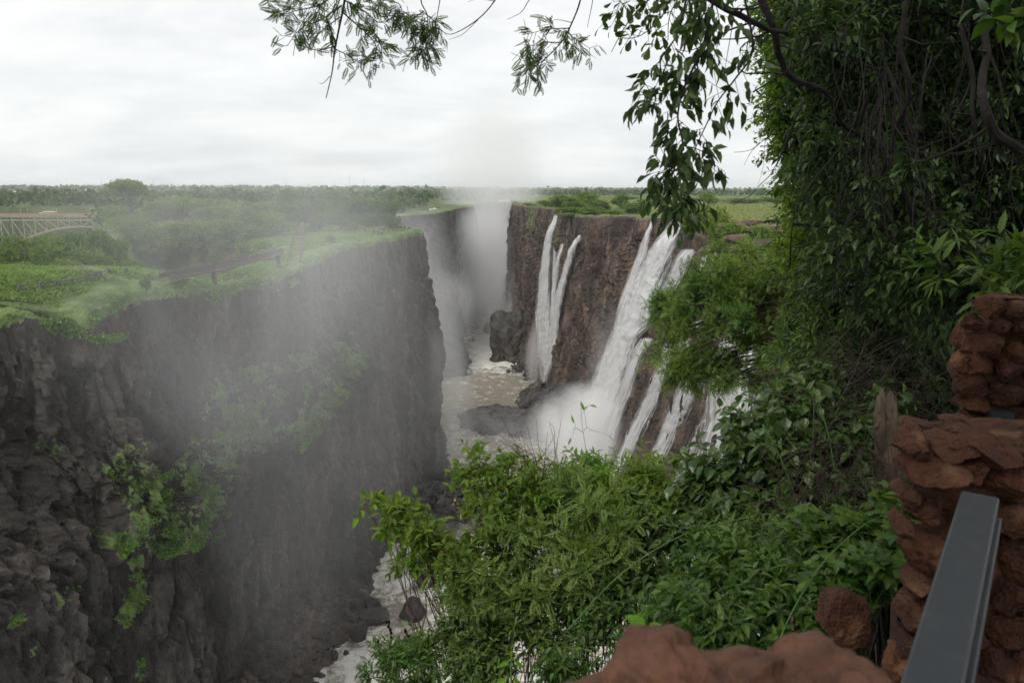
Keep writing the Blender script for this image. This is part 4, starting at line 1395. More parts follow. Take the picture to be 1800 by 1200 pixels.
def place(mb, tpl, pos, d, up, size, mi=0):
    TV, TQ = TPL[tpl]
    d = unit(d)
    x = unit(np.cross(d, up))
    z = np.cross(x, d)
    size = np.broadcast_to(size, (len(pos),))
    V = pos[:, None] + size[:, None, None] * (TV[None, :, 0:1] * x[:, None] + TV[None, :, 1:2] * d[:, None] + TV[None, :, 2:3] * z[:, None])
    off = (np.arange(len(pos)) * len(TV))[:, None, None]
    mb.add(V.reshape(-1, 3), [(q[None] + off).reshape(-1, q.shape[1]) for q in TQ], mi)


def prisms(mb, A, B, ra, rb, mi=0):
    d = unit(B - A)
    x = unit(np.cross(d, np.array([.31, .93, .17])))
    y = np.cross(d, x)
    ra = np.broadcast_to(ra, (len(A),)); rb = np.broadcast_to(rb, (len(A),))
    V = np.zeros((len(A), 6, 3))
    for k in range(3):
        c, s = math.cos(k * 2.0944), math.sin(k * 2.0944)
        V[:, k] = A + ra[:, None] * (c * x + s * y)
        V[:, 3 + k] = B + rb[:, None] * (c * x + s * y)
    off = (np.arange(len(A)) * 6)[:, None, None]
    Q = np.array([[0, 1, 4, 3], [1, 2, 5, 4], [2, 0, 3, 5]])
    mb.add(V.reshape(-1, 3), [(Q[None] + off).reshape(-1, 4)], mi)


def curve(a, b, sag, rs, n=7, wob=.06):
    a, b = np.asarray(a, float), np.asarray(b, float)
    L = np.linalg.norm(b - a)
    t = np.linspace(0, 1, n)[:, None]
    p = a + (b - a) * t
    p[:, 2] += sag * 4 * (t * (1 - t))[:, 0] * L
    w = rs.normal(scale=wob * L, size=(n, 3)) * np.sin(np.pi * t)
    w[1:-1] = (w[:-2] + w[1:-1] + w[2:]) / 3
    return p + w


def shrub(name, cat, label, base, blobs, tpl, leaf, mat, stem='bark', twig=.3, per=7, cl=8, spread=.5, upb=.25, seed=1, group=None, limb_r=.014, tw_r=.0022, droop=.25, sizevar=.3, extra=None, sag=.08, gaps=.45):
    """blobs: (u, v, Y, ru px, rv px, rY m, number of leafy twigs)."""
    rs = np.random.default_rng(seed)
    root = thing(name, base, label, cat, group)
    sb, lb = MB(), MB()
    base = np.asarray(base, float)
    for bi, (u, v, Y, ru, rv, rY, nt) in enumerate(blobs):
        c = P(u, v, Y)
        r = np.array([ru * Y / F, rY, rv * Y / F])
        K = max(2, int(nt / cl))
        q = rs.normal(size=(K * 4, 3)); q = unit(q) * (rs.random((K * 4, 1)) ** .45)
        g = fbm(q * 1.6 + bi * 5 + seed, 2, seed) > (gaps - .5)
        q = q[g][:K] if g.sum() >= 2 else q[:K]
        cc = c + q * r
        lim = curve(base, c, sag, rs, 9)
        sb.tube(lim, np.linspace(limb_r, limb_r * .35, 9), 5)
        for k in range(len(cc)):
            a = lim[rs.integers(3, 9)]
            s = curve(a, cc[k], .05, rs, 5)
            sb.tube(s, np.linspace(limb_r * .35, tw_r * 1.3, 5), 4, cap=False)
        m = nt // len(cc) + 1
        st = np.repeat(cc, m, 0)
        d = unit(rs.normal(size=(len(st), 3)) * spread + unit(st - c) * .7 + np.array([0, 0, upb]))
        L = twig * rs.uniform(.5, 1.25, (len(st), 1))
        en = st + d * L
        mid = (st + en) / 2 + np.array([0, 0, 1]) * L * .08
        prisms(sb, st, mid, tw_r, tw_r * .8); prisms(sb, mid, en, tw_r * .8, tw_r * .45)
        side = unit(np.cross(d, unit(rs.normal(size=(len(st), 3)))))
        oth = np.cross(d, side)
        for j in range(per):
            t = .22 + .78 * (j + rs.random(len(st)) * .5) / per
            t = np.minimum(t, 1)
            pos = np.where(t[:, None] < .5, st + (mid - st) * (2 * t[:, None]), mid + (en - mid) * (2 * t[:, None] - 1))
            ang = j * 2.4 + rs.random(len(st)) * .6
            sd = np.cos(ang)[:, None] * side + np.sin(ang)[:, None] * oth
            ld = unit(d * .55 + sd * .85 + np.array([0, 0, -droop]) + rs.normal(scale=.15, size=(len(st), 3)))
            upv = unit(np.array([0, 0, 1.0]) + .35 * sd + rs.normal(scale=.25, size=(len(st), 3)))
            place(lb, tpl, pos, ld, upv, leaf * (1 + sizevar * rs.uniform(-1, 1, len(st))) * (1.05 - .25 * t))
    if extra: extra(sb, lb, rs)
    sb.build('stems', M[stem], root)
    lb.build('leaves', M[mat], root)
    return root


def pxc(L, n=None):
    """smooth 3D polyline through (u, v, Y) points."""
    C = np.array([P(*q) for q in L])
    return catmull(C, n or (len(L) - 1) * 6 + 1)


def vine(name, cat, label, strands, tpl, leaf, mat, stem='bark_dark', seed=1, group=None, dens=40, droop=.7, r0=.006, base=None, side=.8, twigl=.08, cluster=1, sizevar=.3):
    """strands: list of (px polyline, leafy from, leafy to, radius, density factor)."""
    rs = np.random.default_rng(seed)
    base = P(*strands[0][0][0]) if base is None else base
    root = thing(name, base, label, cat, group)
    sb, lb = MB(), MB()
    for (L, f0, f1, r, df) in strands:
        pts = pxc(L)
        wob = np.array([fbm(pts * 3 + 9, 2, 5), fbm(pts * 3 + 19, 2, 6), fbm(pts * 3 + 29, 2, 7)]).T * .012
        pts = pts + wob * np.linspace(0, 1, len(pts))[:, None]
        sb.tube(pts, np.linspace(r, r * .3, len(pts)), 5)
        ln = np.r_[0, np.cumsum(np.linalg.norm(np.diff(pts, axis=0), axis=1))]
        if df <= 0: continue
        n = max(2, int((f1 - f0) * ln[-1] * dens * df))
        s = (f0 + (f1 - f0) * rs.random(n)) * ln[-1]
        st = np.stack([np.interp(s, ln, pts[:, k]) for k in range(3)], -1)
        tg = unit(np.stack([np.interp(s, ln, np.gradient(pts[:, k])) for k in range(3)], -1))
        sd = unit(np.cross(tg, unit(rs.normal(size=(n, 3)))))
        L_ = twigl * rs.uniform(.4, 1.6, (n, 1))
        d = unit(tg * .5 + sd + np.array([0, 0, -droop * .3]))
        en = st + d * L_
        prisms(sb, st, en, .0016, .0009)
        for j in range(cluster):
            f = 1 - j * (.8 / cluster)
            s2 = unit(np.cross(d, unit(rs.normal(size=(n, 3)))))
            ld = unit(d * .6 + s2 * side * (0 if j == 0 else 1) + np.array([0, 0, -droop]) + rs.normal(scale=.2, size=(n, 3)))
            place(lb, tpl, st + (en - st) * f, ld, unit(rs.normal(size=(n, 3)) * .6 + np.array([0, -.2, .6])), leaf * (1 + sizevar * rs.uniform(-1, 1, n)))
    sb.build('stems', M[stem], root)
    if lb.v: lb.build('leaves', M[mat], root)
    return root
# ================================================================ footbridge, railings, arch bridge, people, masts
def arr(*a): return np.array(a, float)


a = PZ(318, 491, -15.4); b = PZ(507, 445, -14.4)
a[0] -= 3.0; b[0] -= 1.8
n = 9
PT = [a + (b - a) * t + arr(0, 0, -.55 * 4 * t * (1 - t) + .25) for t in np.linspace(0, 1, n)]
fb = thing('footbridge', a, 'narrow footbridge crossing the gap between the two grassy heads', 'footbridge')
dk, s1, s2, br = MB(), MB(), MB(), MB()
side = unit(np.cross((b - a), arr(0, 0, 1)))
for i in range(n - 1):
    dk.bar(PT[i] - arr(0, 0, .2), PT[i + 1] - arr(0, 0, .2), 1.6, .3)
pr_, pl_ = MB(), MB()
for mbx, s in ((pr_, 1), (pl_, -1)):
    for i in range(n - 1):
        o_ = side * .82 * s
        mbx.bar(PT[i] + o_ + arr(0, 0, .45), PT[i + 1] + o_ + arr(0, 0, .45), .08, .7)
        mbx.bar(PT[i] + o_ + arr(0, 0, 1.15), PT[i + 1] + o_ + arr(0, 0, 1.15), .14, .12)
        for f in (0, .33, .66):
            q = PT[i] + (PT[i + 1] - PT[i]) * f + o_
            mbx.bar(q + arr(0, 0, -.1), q + arr(0, 0, 1.2), .11, .11)
dk.build('deck', M['wood_dark'], fb)
pr_.build('parapet', M['wood_dark'], fb); pl_.build('parapet', M['wood_dark'], fb)
for t in (.36, .97):
    q = a + (b - a) * t
    mb = MB(); mb.bar(q + arr(0, 0, -.6), q + arr(0, 0, -3.6), .7, .7); mb.box(q + arr(0, 0, -.6), (1.3, 1.3, .35)); mb.build('pier', M['wood_dark'], fb)


def railing(label, px, Y=None, ph=1.3, pw=.34, rails=2, side='L', group='bollard railings along the path on the left heads', zoff=0):
    pts = []
    for q in px:
        u, v = q[0], q[1]
        # march along the sight line to the land
        best = None
        for Yy in np.linspace(q[2] if len(q) > 2 else 100, (q[3] if len(q) > 3 else 300), 240):
            p_ = P(u, v, Yy); h_ = HL(arr(p_[0]), arr(p_[1]))[0]
            e = abs(p_[2] - h_ - .1)
            if best is None or e < best[0]: best = (e, p_[0], p_[1], h_)
        pts.append(arr(*best[1:]))
    r_ = thing('railing', pts[0], label, 'railing', group)
    for p_ in pts:
        mb = MB(); mb.box(p_ + arr(0, 0, ph / 2 - .25), (pw, pw, ph + .5)); mb.box(p_ + arr(0, 0, ph + .06), (pw * 1.15, pw * 1.15, .12)); mb.build('post', M['wood_dark'], r_)
    mb = MB()
    for i in range(len(pts) - 1):
        if np.linalg.norm(pts[i + 1] - pts[i]) > 30: continue
        for k in range(rails): mb.bar(pts[i] + arr(0, 0, ph * (.4 + .5 * k)), pts[i + 1] + arr(0, 0, ph * (.4 + .5 * k)), .10, .13)
    mb.build('rails', M['wood_dark'], r_)


railing('railing climbing the back of the nearer grassy ridge', [(35, 514, 105, 150), (71, 509, 105, 150), (98, 505, 105, 150), (127, 502, 110, 150), (154, 496, 115, 150), (168, 491, 115, 150), (177, 489, 118, 150), (193, 484, 118, 150), (208, 483, 118, 150), (223, 483, 118, 150)], ph=1.15, pw=.4)
railing('short railing leading down to the left end of the footbridge', [(262, 492, 120, 150), (281, 497, 120, 150), (304, 498, 120, 150), (322, 500, 120, 150)], ph=1.1, pw=.36)
railing('railing around the viewpoint near the tip of the left headland', [(610, 403, 200, 285), (626, 406, 200, 285), (642, 409, 200, 285), (657, 412, 200, 285), (665, 413, 200, 285), (672, 415, 200, 285), (674, 408, 200, 290), (690, 404, 200, 290), (691, 408, 200, 290)], ph=1.3, pw=.55)
railing('far railing along the cliff edge behind the viewpoint', [(668, 407, 240, 296), (677, 405, 240, 296), (684, 403, 240, 296), (693, 398, 240, 296), (700, 396, 240, 296), (706, 393, 240, 298), (711, 391, 240, 298), (719, 390, 240, 298)], ph=1.2, pw=.5, rails=1)

# stairs up the grassy slope
a = PZ(516, 450, -15.6); b = PZ(530, 404, -13.4)
st_ = thing('stairway', a, 'red earth stairway climbing the grass beyond the footbridge', 'stairs')
tr = MB(); n = 22
for i in range(n):
    f = i / (n - 1)
    p_ = a + (b - a) * f
    z = HL(arr(p_[0]), arr(p_[1]))[0]
    tr.box(arr(p_[0], p_[1], z + .12 + .02 * i), (2.6, (b - a)[1] / n * .72, .34))
tr.build('treads', M['steps'], st_)
for s in (-1, 1):
    for i in range(0, n, 2):
        f = i / (n - 1); p_ = a + (b - a) * f; z = HL(arr(p_[0]), arr(p_[1]))[0]
        mb = MB(); mb.box(arr(p_[0] + s * 1.55, p_[1], z + .65), (.34, .34, 1.5)); mb.build('post', M['wood_dark'], st_)
    mb = MB()
    for i in range(n - 1):
        q = []
        for k in (i, i + 1):
            p_ = a + (b - a) * (k / (n - 1)); q.append(arr(p_[0] + s * 1.55, p_[1], HL(arr(p_[0]), arr(p_[1]))[0] + 1.2))
        mb.bar(q[0], q[1], .12, .14)
    mb.build('rail', M['wood_dark'], st_)

# person in red by the viewpoint railing
p_ = None
for Yy in np.linspace(220, 290, 200):
    q = P(683, 409, Yy); h_ = HL(arr(q[0]), arr(q[1]))[0]
    if p_ is None or abs(q[2] - h_) < p_[0]: p_ = (abs(q[2] - h_), q[0], q[1], h_)
bx, by, bz = p_[1:]
me = bpy.data.meshes.new('person')
J = [(0, 0, .95), (0, 0, 1.15), (0, 0, 1.40), (0, 0, 1.52), (0, .01, 1.66), (.10, 0, .90), (.11, -.03, .50), (.11, .02, .07), (.12, -.12, .03), (-.10, 0, .90), (-.12, .03, .50), (-.12, .05, .07), (-.13, -.10, .03), (.20, 0, 1.40), (.27, -.02, 1.14), (.24, -.16, .96), (-.20, 0, 1.40), (-.28, .0, 1.14), (-.26, -.10, .92)]
E = [(0, 1), (1, 2), (2, 3), (3, 4), (0, 5), (5, 6), (6, 7), (7, 8), (0, 9), (9, 10), (10, 11), (11, 12), (2, 13), (13, 14), (14, 15), (2, 16), (16, 17), (17, 18)]
R_ = [.15, .14, .16, .06, .10, .10, .065, .045, .04, .10, .065, .045, .04, .07, .045, .035, .07, .045, .035]
me.from_pydata(J, E, [])
person = bpy.data.objects.new('person', me); COL.objects.link(person)
person.modifiers.new('skin', 'SKIN'); person.modifiers.new('smooth', 'SUBSURF').levels = 1
for k, r in enumerate(R_): me.skin_vertices[0].data[k].radius = (r, r * .85)
me.skin_vertices[0].data[0].use_root = True
me.materials.append(M['skin'])
person.location = (bx, by, bz)
tag(person, 'person in a red top standing at the viewpoint railing on the left headland', 'person')
def shell(name, prof, mat):
    mb = MB(); V = []; m = 14
    for (z, rx, ry, cy) in prof:
        for j in range(m):
            a_ = j * 2 * math.pi / m; V.append((math.cos(a_) * rx, cy + math.sin(a_) * ry, z))
    mb.add(np.array(V), [grid_polys(len(prof), m, True), np.array([list(range(m))]), np.array([[(len(prof) - 1) * m + j for j in range(m)]])])
    o = mb.build(name, mat, base=arr(0, 0, 0)); o.parent = person
shell('shirt', [(.88, .19, .15, 0), (1.05, .18, .14, 0), (1.28, .21, .16, 0), (1.42, .23, .13, 0), (1.50, .10, .08, 0)], M['red_cloth'])
shell('hair', [(1.62, .10, .10, .02), (1.70, .115, .12, .02), (1.77, .10, .10, .02), (1.81, .04, .04, .01)], M['dark_cloth'])
for s in (1, -1):
    mb = MB(); mb.tube([(s * .09, 0, .95), (s * .11, -.01, .55), (s * .115, .02, .12)], [.12, .09, .075], 10); o = mb.build('trouser_leg', M['dark_cloth'], base=arr(0, 0, 0)); o.parent = person

# ---- steel arch bridge far left
YB = 620.0
def bp(u, v, dy=0): return P(u, v, YB) + arr(0, dy, 0)
zd = bp(90, 379)[2]
xr = bp(184, 379)[0]; xl = xr - 172
ab = thing('arch_bridge', (xr, YB, zd - 30), 'pale steel arch bridge with an orange railing at the far left', 'bridge')
mb = MB(); mb.box(((xr + xl) / 2, YB + 4.5, zd - 1.0), (xr - xl, 9.5, 1.1)); mb.build('deck', M['bridge_grey'], ab)
for s, nmr in ((-.4, 'near'), (9.4, 'far')):
    mb = MB(); mb.box(((xr + xl) / 2, YB + s, zd + .75), (xr - xl, .12, 1.5))
    for k in range(60): mb.box((xl + (k + .5) * (xr - xl) / 60, YB + s, zd + .55), (.16, .16, 2.0))
    mb.build('railing', M['orange_rail'], ab)
zu = bp(90, 387)[2]
apx = bp(100, 0)[0]
def zc(x):
    q = (x - apx) / 78.0
    return bp(90, 398.6)[2] - 24 * q * q * (1 + .25 * abs(q))
for s in (0.2, 8.8):
    tm = MB(); ar_ = MB()
    tm.bar((xl, YB + s, zu), (xr, YB + s, zu), .5, .8)
    px_ = 20 * YB / F
    xs_ = [apx + k * px_ for k in range(-9, 9) if xl < apx + k * px_ < xr + 6]
    for i, x in enumerate(xs_):
        tm.bar((x, YB + s, zu), (x, YB + s, max(zc(x), zd - 60)), .45, .5)
        tm.bar((x, YB + s, zu), (x, YB + s, zd - 1.5), .35, .4)
        if i < len(xs_) - 1:
            x2 = xs_[i + 1]
            if x < apx - 1: tm.bar((x, YB + s, zu), (x2, YB + s, zc(x2)), .5, .5)
            else: tm.bar((x, YB + s, zc(x)), (x2, YB + s, zu), .5, .5)
            ar_.bar((x, YB + s, zc(x)), (x2, YB + s, zc(x2)), .7, .95)
    tm.build('truss', M['bridge_steel'], ab); ar_.build('arch', M['bridge_steel'], ab)
for k, u in enumerate((36, 38.4, 99.5, 152.3, 158)):
    a_ = bp(u, 379, 1 + 7 * (k % 2))
    mb = MB(); mb.bar(a_ + arr(0, 0, -1), a_ + arr(0, 0, 5.0), .28, .28); mb.box(a_ + arr(0, 0, 5.1), (1.0, .3, .2)); mb.build('lamp_post', M['bridge_steel'], ab)
# bus
bc = bp(84.5, 377, 3)
bus = thing('bus', (bc[0], bc[1], zd), 'yellow and white coach driving over the arch bridge', 'bus')
mb = MB(); mb.box((bc[0], bc[1], zd + 1.15), (9.2, 2.5, 1.5), bev=.1); mb.build('body', M['yellow'], bus)
mb = MB(); mb.box((bc[0], bc[1], zd + 2.9), (9.2, 2.5, .75), bev=.08); mb.build('roof', M['white'], bus)
mb = MB(); mb.box((bc[0], bc[1], zd + 2.2), (9.0, 2.44, .8)); mb.build('window_band', M['glass'], bus)
for sx in (-3, 3):
    for sy in (-1.15, 1.15):
        mb = MB(); mb.tube([(bc[0] + sx, bc[1] + sy - .15, zd + .42), (bc[0] + sx, bc[1] + sy + .15, zd + .42)], .45, 12); mb.build('wheel', M['tyre'], bus)
tc_ = bp(71.5, 377, 3)
trk = thing('truck', (tc_[0], tc_[1], zd), 'grey truck following close behind the coach on the arch bridge', 'truck')
mb = MB(); mb.box((tc_[0] + .9, tc_[1], zd + 1.9), (3.0, 2.3, 2.4), bev=.1); mb.build('cargo_box', M['grey_paint'], trk)
mb = MB(); mb.box((tc_[0] - 1.5, tc_[1], zd + 1.3), (1.6, 2.2, 1.5), bev=.2); mb.build('cab', M['white'], trk)
for sx in (-1.6, 1.4):
    for sy in (-1.05, 1.05):
        mb = MB(); mb.tube([(tc_[0] + sx, tc_[1] + sy - .14, zd + .4), (tc_[0] + sx, tc_[1] + sy + .14, zd + .4)], .42, 12); mb.build('wheel', M['tyre'], trk)

# masts on the skyline
for k, (u, vt, vb, lab) in enumerate([(178, 312, 330, 'leftmost thin mast on the skyline above the arch bridge'), (270, 314, 332, 'thin mast on the skyline above the bank trees, right of the tallest tree'), (417, 322, 332, 'short mast on the skyline left of the dark grove'), (501, 315, 332, 'thin mast on the skyline above the stairs'), (614, 308, 332, 'tallest of the thin masts, above the dark grove'), (641, 313, 332, 'thin mast just right of the tallest one'), (1043, 326, 340, 'thin mast above the plateau grove'), (1301, 331, 342, 'thin mast on the right skyline between vine and dark tree')]):
    a_, b_ = P(u, vt, 4200), P(u, vb + 6, 4200)
    m_ = thing('radio_mast', b_, lab, 'mast', 'thin radio masts on the skyline')
    mb = MB(); mb.bar(b_, a_, 1.1, 1.1); mb.build('pole', M['mast'], m_)
    mb = MB(); mb.box(a_ + (b_ - a_) * .2, (3.2, .8, .8)); mb.box(a_ + (b_ - a_) * .35, (2.6, .8, .8)); mb.build('antenna', M['mast'], m_)
# pale roofs in the far woodland
for k, (u, v, wpx, Y, lab) in enumerate([(28, 336.5, 10, 1500, 'long pale roof in the far woodland above the arch bridge'), (61, 343.5, 4, 1300, 'small pale roof low in the far woodland, left of two'), (71, 344.5, 7, 1250, 'pale roof low in the far woodland, right of two'), (152, 333.5, 3, 1700, 'tiny white building near the skyline above the bus'), (217, 337, 5, 1500, 'pale roof showing beside the tallest spreading tree')]):
    c = P(u, v, Y); w_ = wpx * Y / F
    g_ = HL(arr(c[0]), arr(c[1]))[0]
    hh = max(3, c[2] - g_)
    b_ = thing('house', (c[0], c[1], g_), lab, 'house', 'pale buildings in the far woodland')
    mb = MB(); mb.box((c[0], c[1], g_ + hh / 2 - .5), (w_ * .92, 8, hh - 1)); mb.build('wall', M['white'], b_)
    mb = MB(); V = arr([-.5, -.6, 0], [.5, -.6, 0], [.5, .6, 0], [-.5, .6, 0], [-.48, 0, .3], [.48, 0, .3]) * arr(w_, 9, 5) + arr(c[0], c[1], g_ + hh - .98)
    mb.add(V, [np.array([[0, 1, 5, 4], [2, 3, 4, 5], [3, 2, 1, 0]]), np.array([[1, 2, 5], [3, 0, 4]])]); mb.build('roof', M['white'], b_)
# ================================================================ foreground plants
HB = lambda x, y: float(HN(x, y))


def gnd(u, Y, dz=0.0):
    x = (u - 900) / F * Y
    return (x, Y, HB(x, Y) + dz)


# ---- big overhanging tree at the right: dark crown in layers, bright fringe on its left side
trunk_b = (6.2, 7.2, HB(6.2, 7.2))
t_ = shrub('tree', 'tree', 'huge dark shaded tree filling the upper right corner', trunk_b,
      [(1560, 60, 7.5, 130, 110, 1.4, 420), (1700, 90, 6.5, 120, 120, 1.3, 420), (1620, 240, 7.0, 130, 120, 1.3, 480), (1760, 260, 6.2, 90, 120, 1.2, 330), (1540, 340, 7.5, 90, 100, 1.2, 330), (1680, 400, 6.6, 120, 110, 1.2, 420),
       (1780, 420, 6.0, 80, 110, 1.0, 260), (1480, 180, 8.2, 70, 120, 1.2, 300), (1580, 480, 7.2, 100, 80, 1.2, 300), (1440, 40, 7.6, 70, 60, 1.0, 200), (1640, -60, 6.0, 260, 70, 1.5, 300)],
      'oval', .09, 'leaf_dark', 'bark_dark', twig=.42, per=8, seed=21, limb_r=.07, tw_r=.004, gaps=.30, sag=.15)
# unseen leaves and limb added over the viewer's head to shade the foreground
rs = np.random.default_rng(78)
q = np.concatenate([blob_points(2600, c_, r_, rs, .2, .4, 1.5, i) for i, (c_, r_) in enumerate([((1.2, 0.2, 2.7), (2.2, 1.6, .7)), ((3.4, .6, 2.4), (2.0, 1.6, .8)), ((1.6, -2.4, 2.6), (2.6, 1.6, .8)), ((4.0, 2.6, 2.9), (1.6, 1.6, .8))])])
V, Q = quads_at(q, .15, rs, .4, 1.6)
mb = MB(); mb.add(V, Q); mb.build('added_shade_crown', M['leaf_dark'], t_)
mb = MB(); mb.tube(curve(np.array(trunk_b), (1.5, 0, 2.6), .12, rs, 14), np.linspace(.16, .03, 14), 8); mb.build('added_shade_limb', M['bark_dark'], t_)
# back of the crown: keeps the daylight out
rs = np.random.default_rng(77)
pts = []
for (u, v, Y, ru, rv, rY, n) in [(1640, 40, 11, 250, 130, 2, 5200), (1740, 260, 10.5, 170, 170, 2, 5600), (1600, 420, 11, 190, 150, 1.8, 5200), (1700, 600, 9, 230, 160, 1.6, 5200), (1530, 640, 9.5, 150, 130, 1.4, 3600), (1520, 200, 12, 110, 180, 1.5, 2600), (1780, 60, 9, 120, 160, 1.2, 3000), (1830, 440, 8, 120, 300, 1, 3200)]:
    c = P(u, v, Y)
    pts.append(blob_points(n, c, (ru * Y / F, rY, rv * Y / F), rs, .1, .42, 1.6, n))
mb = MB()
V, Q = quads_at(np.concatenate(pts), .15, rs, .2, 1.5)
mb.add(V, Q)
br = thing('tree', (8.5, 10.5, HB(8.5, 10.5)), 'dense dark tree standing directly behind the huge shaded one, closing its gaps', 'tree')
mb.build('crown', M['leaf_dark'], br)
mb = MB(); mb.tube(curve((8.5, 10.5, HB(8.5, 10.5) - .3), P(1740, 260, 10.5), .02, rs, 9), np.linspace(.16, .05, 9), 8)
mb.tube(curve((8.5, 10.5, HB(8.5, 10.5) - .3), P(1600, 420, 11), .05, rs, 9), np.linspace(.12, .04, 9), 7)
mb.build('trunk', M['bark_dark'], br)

shrub('tree', 'tree', 'fresh green tree edge against the sky, left of the dark crown', (5.2, 9.2, HB(5.2, 9.2)),
      [(1400, 30, 9, 45, 50, .6, 255), (1392, 110, 9, 38, 50, .6, 255), (1408, 180, 9, 42, 50, .6, 272), (1412, 250, 9, 40, 46, .6, 255), (1432, 320, 9, 44, 44, .6, 255), (1450, 385, 8.6, 42, 44, .6, 255), (1470, 440, 8.4, 56, 44, .6, 272), (1450, 100, 9, 60, 80, .8, 289), (1480, 280, 9, 60, 90, .8, 340), (1500, 400, 8.6, 50, 70, .7, 255)],
      'dia', .082, 'leaf_bright', 'bark_dark', twig=.36, per=9, seed=22, limb_r=.04, tw_r=.003, gaps=.25, sag=.1, droop=.15)
shrub('vine', 'vine', 'curtain of larger dark oval leaves hanging in front of the dark tree', P(1560, 120, 5.5),
      [(1500, 300, 5.4, 60, 60, .5, 70), (1540, 420, 5.2, 70, 60, .5, 80), (1610, 500, 5.0, 80, 45, .5, 80), (1680, 470, 4.8, 60, 50, .5, 60), (1460, 260, 5.8, 40, 60, .4, 50), (1420, 60, 5.4, 50, 50, .4, 50), (1730, 520, 4.4, 60, 40, .4, 40), (1480, 520, 6.0, 50, 50, .5, 60)],
      'oval', .085, 'leaf_dark', 'bark_dark', twig=.30, per=7, seed=23, limb_r=.012, tw_r=.0025, droop=.45, sag=-.05)
shrub('shrub', 'shrub', 'leafy sprig with pale broad leaves at the right edge, above the stone pillar', P(1830, 520, 4.0),
      [(1760, 470, 4.0, 50, 36, .3, 36), (1700, 500, 4.2, 36, 26, .3, 20)], 'thin', .14, 'leaf_shrub', 'bark_dark', twig=.22, per=6, seed=24, limb_r=.008)
shrub('vine', 'vine', 'few bright leaves dangling in the top right corner', P(1830, -40, 3.0), [(1770, 20, 3.0, 40, 30, .2, 10), (1790, 60, 3.0, 24, 24, .2, 6)], 'wide', .09, 'leaf_shrub', 'bark_dark', twig=.12, per=4, seed=25, limb_r=.005)

# bare limbs and hanging lianas in front of the dark crown
BGp = 'bare limbs crossing the dark tree'
for k, (L, r, lab) in enumerate([
    ([(1180, -60, 4.2), (1260, 5, 4.2), (1300, 28, 4.2), (1350, 55, 4.3), (1385, 62, 4.4)], .022, 'dark limb slanting in from the top between the hanging vine and the dark tree'),
    ([(1325, -30, 4.6), (1355, 50, 4.6), (1375, 110, 4.8), (1392, 140, 5), (1450, 165, 5.2), (1490, 215, 5.4), (1555, 258, 5.6), (1610, 262, 5.7), (1690, 235, 5.8)], .022, 'long crooked limb running down and right through the dark tree'),
    ([(1800, 270, 3.6), (1755, 235, 3.6), (1740, 190, 3.6), (1730, 130, 3.7), (1738, 60, 3.8), (1720, -20, 3.9)], .026, 'thick weathered limb bending down at the far right edge'),
    ([(1396, 400, 6), (1440, 402, 6), (1480, 396, 6), (1505, 380, 6.2), (1520, 350, 6.4)], .014, 'bare stick poking left out of the dark tree at plateau level'),
    ([(1700, 40, 4.6), (1712, 120, 4.6), (1700, 200, 4.6), (1716, 280, 4.7)], .016, 'slim upright limb left of the thick weathered one'),
    ([(1410, 180, 5.4), (1390, 215, 5.2), (1375, 260, 5.2), (1362, 292, 5.2)], .010, 'short bare twig hanging against the sky at the left edge of the dark tree'),
    ([(1600, -20, 5.0), (1585, 80, 5.0), (1600, 150, 5.0), (1570, 240, 5.2), (1545, 340, 5.4), (1530, 420, 5.6), (1520, 470, 5.6)], .018, 'upright limb in the middle of the dark tree')]):
    rs = np.random.default_rng(400 + k)
    pts = pxc(L)
    pts += np.array([fbm(pts * 2.2 + 5, 3, 5 + k), fbm(pts * 2.2 + 15, 3, 6), fbm(pts * 2.2 + 25, 3, 7)]).T * .05
    mb = MB(); mb.tube(pts, np.linspace(r, r * .5, len(pts)), 8)
    for j in range(5):
        i0 = rs.integers(3, len(pts) - 1)
        d = unit(rs.normal(size=3) * np.array([1, .5, 1]) + np.array([0, 0, -.3]))
        q = curve(pts[i0], pts[i0] + d * rs.uniform(.2, .6), -.05, rs, 6, .12)
        mb.tube(q, np.linspace(r * .35, .0015, 6), 4)
    o = mb.build('limb', M['bark_dark'], base=pts[0])
    tag(o, lab, 'branch', BGp)
mb = MB()
rs = np.random.default_rng(31)
for k in range(85):
    u = rs.uniform(1480, 1800); v0 = rs.uniform(-60, 300); Y = rs.uniform(4.6, 6.4)
    ln = rs.uniform(140, 420)
    du = rs.normal(scale=60)
    L = [(u, v0, Y), (u + du * .3 + rs.normal(scale=14), v0 + ln * .35, Y + rs.normal(scale=.1)), (u + du * .7 + rs.normal(scale=14), v0 + ln * .7, Y + rs.normal(scale=.1)), (u + du, v0 + ln, Y)]
    mb.tube(pxc(L), np.full(19, rs.uniform(.002, .006)), 4)
o = mb.build('liana_tangle', M['bark_dark'], base=P(1650, 0, 5.5))
tag(o, 'tangle of thin bare lianas hanging down inside the dark tree', kind='stuff')

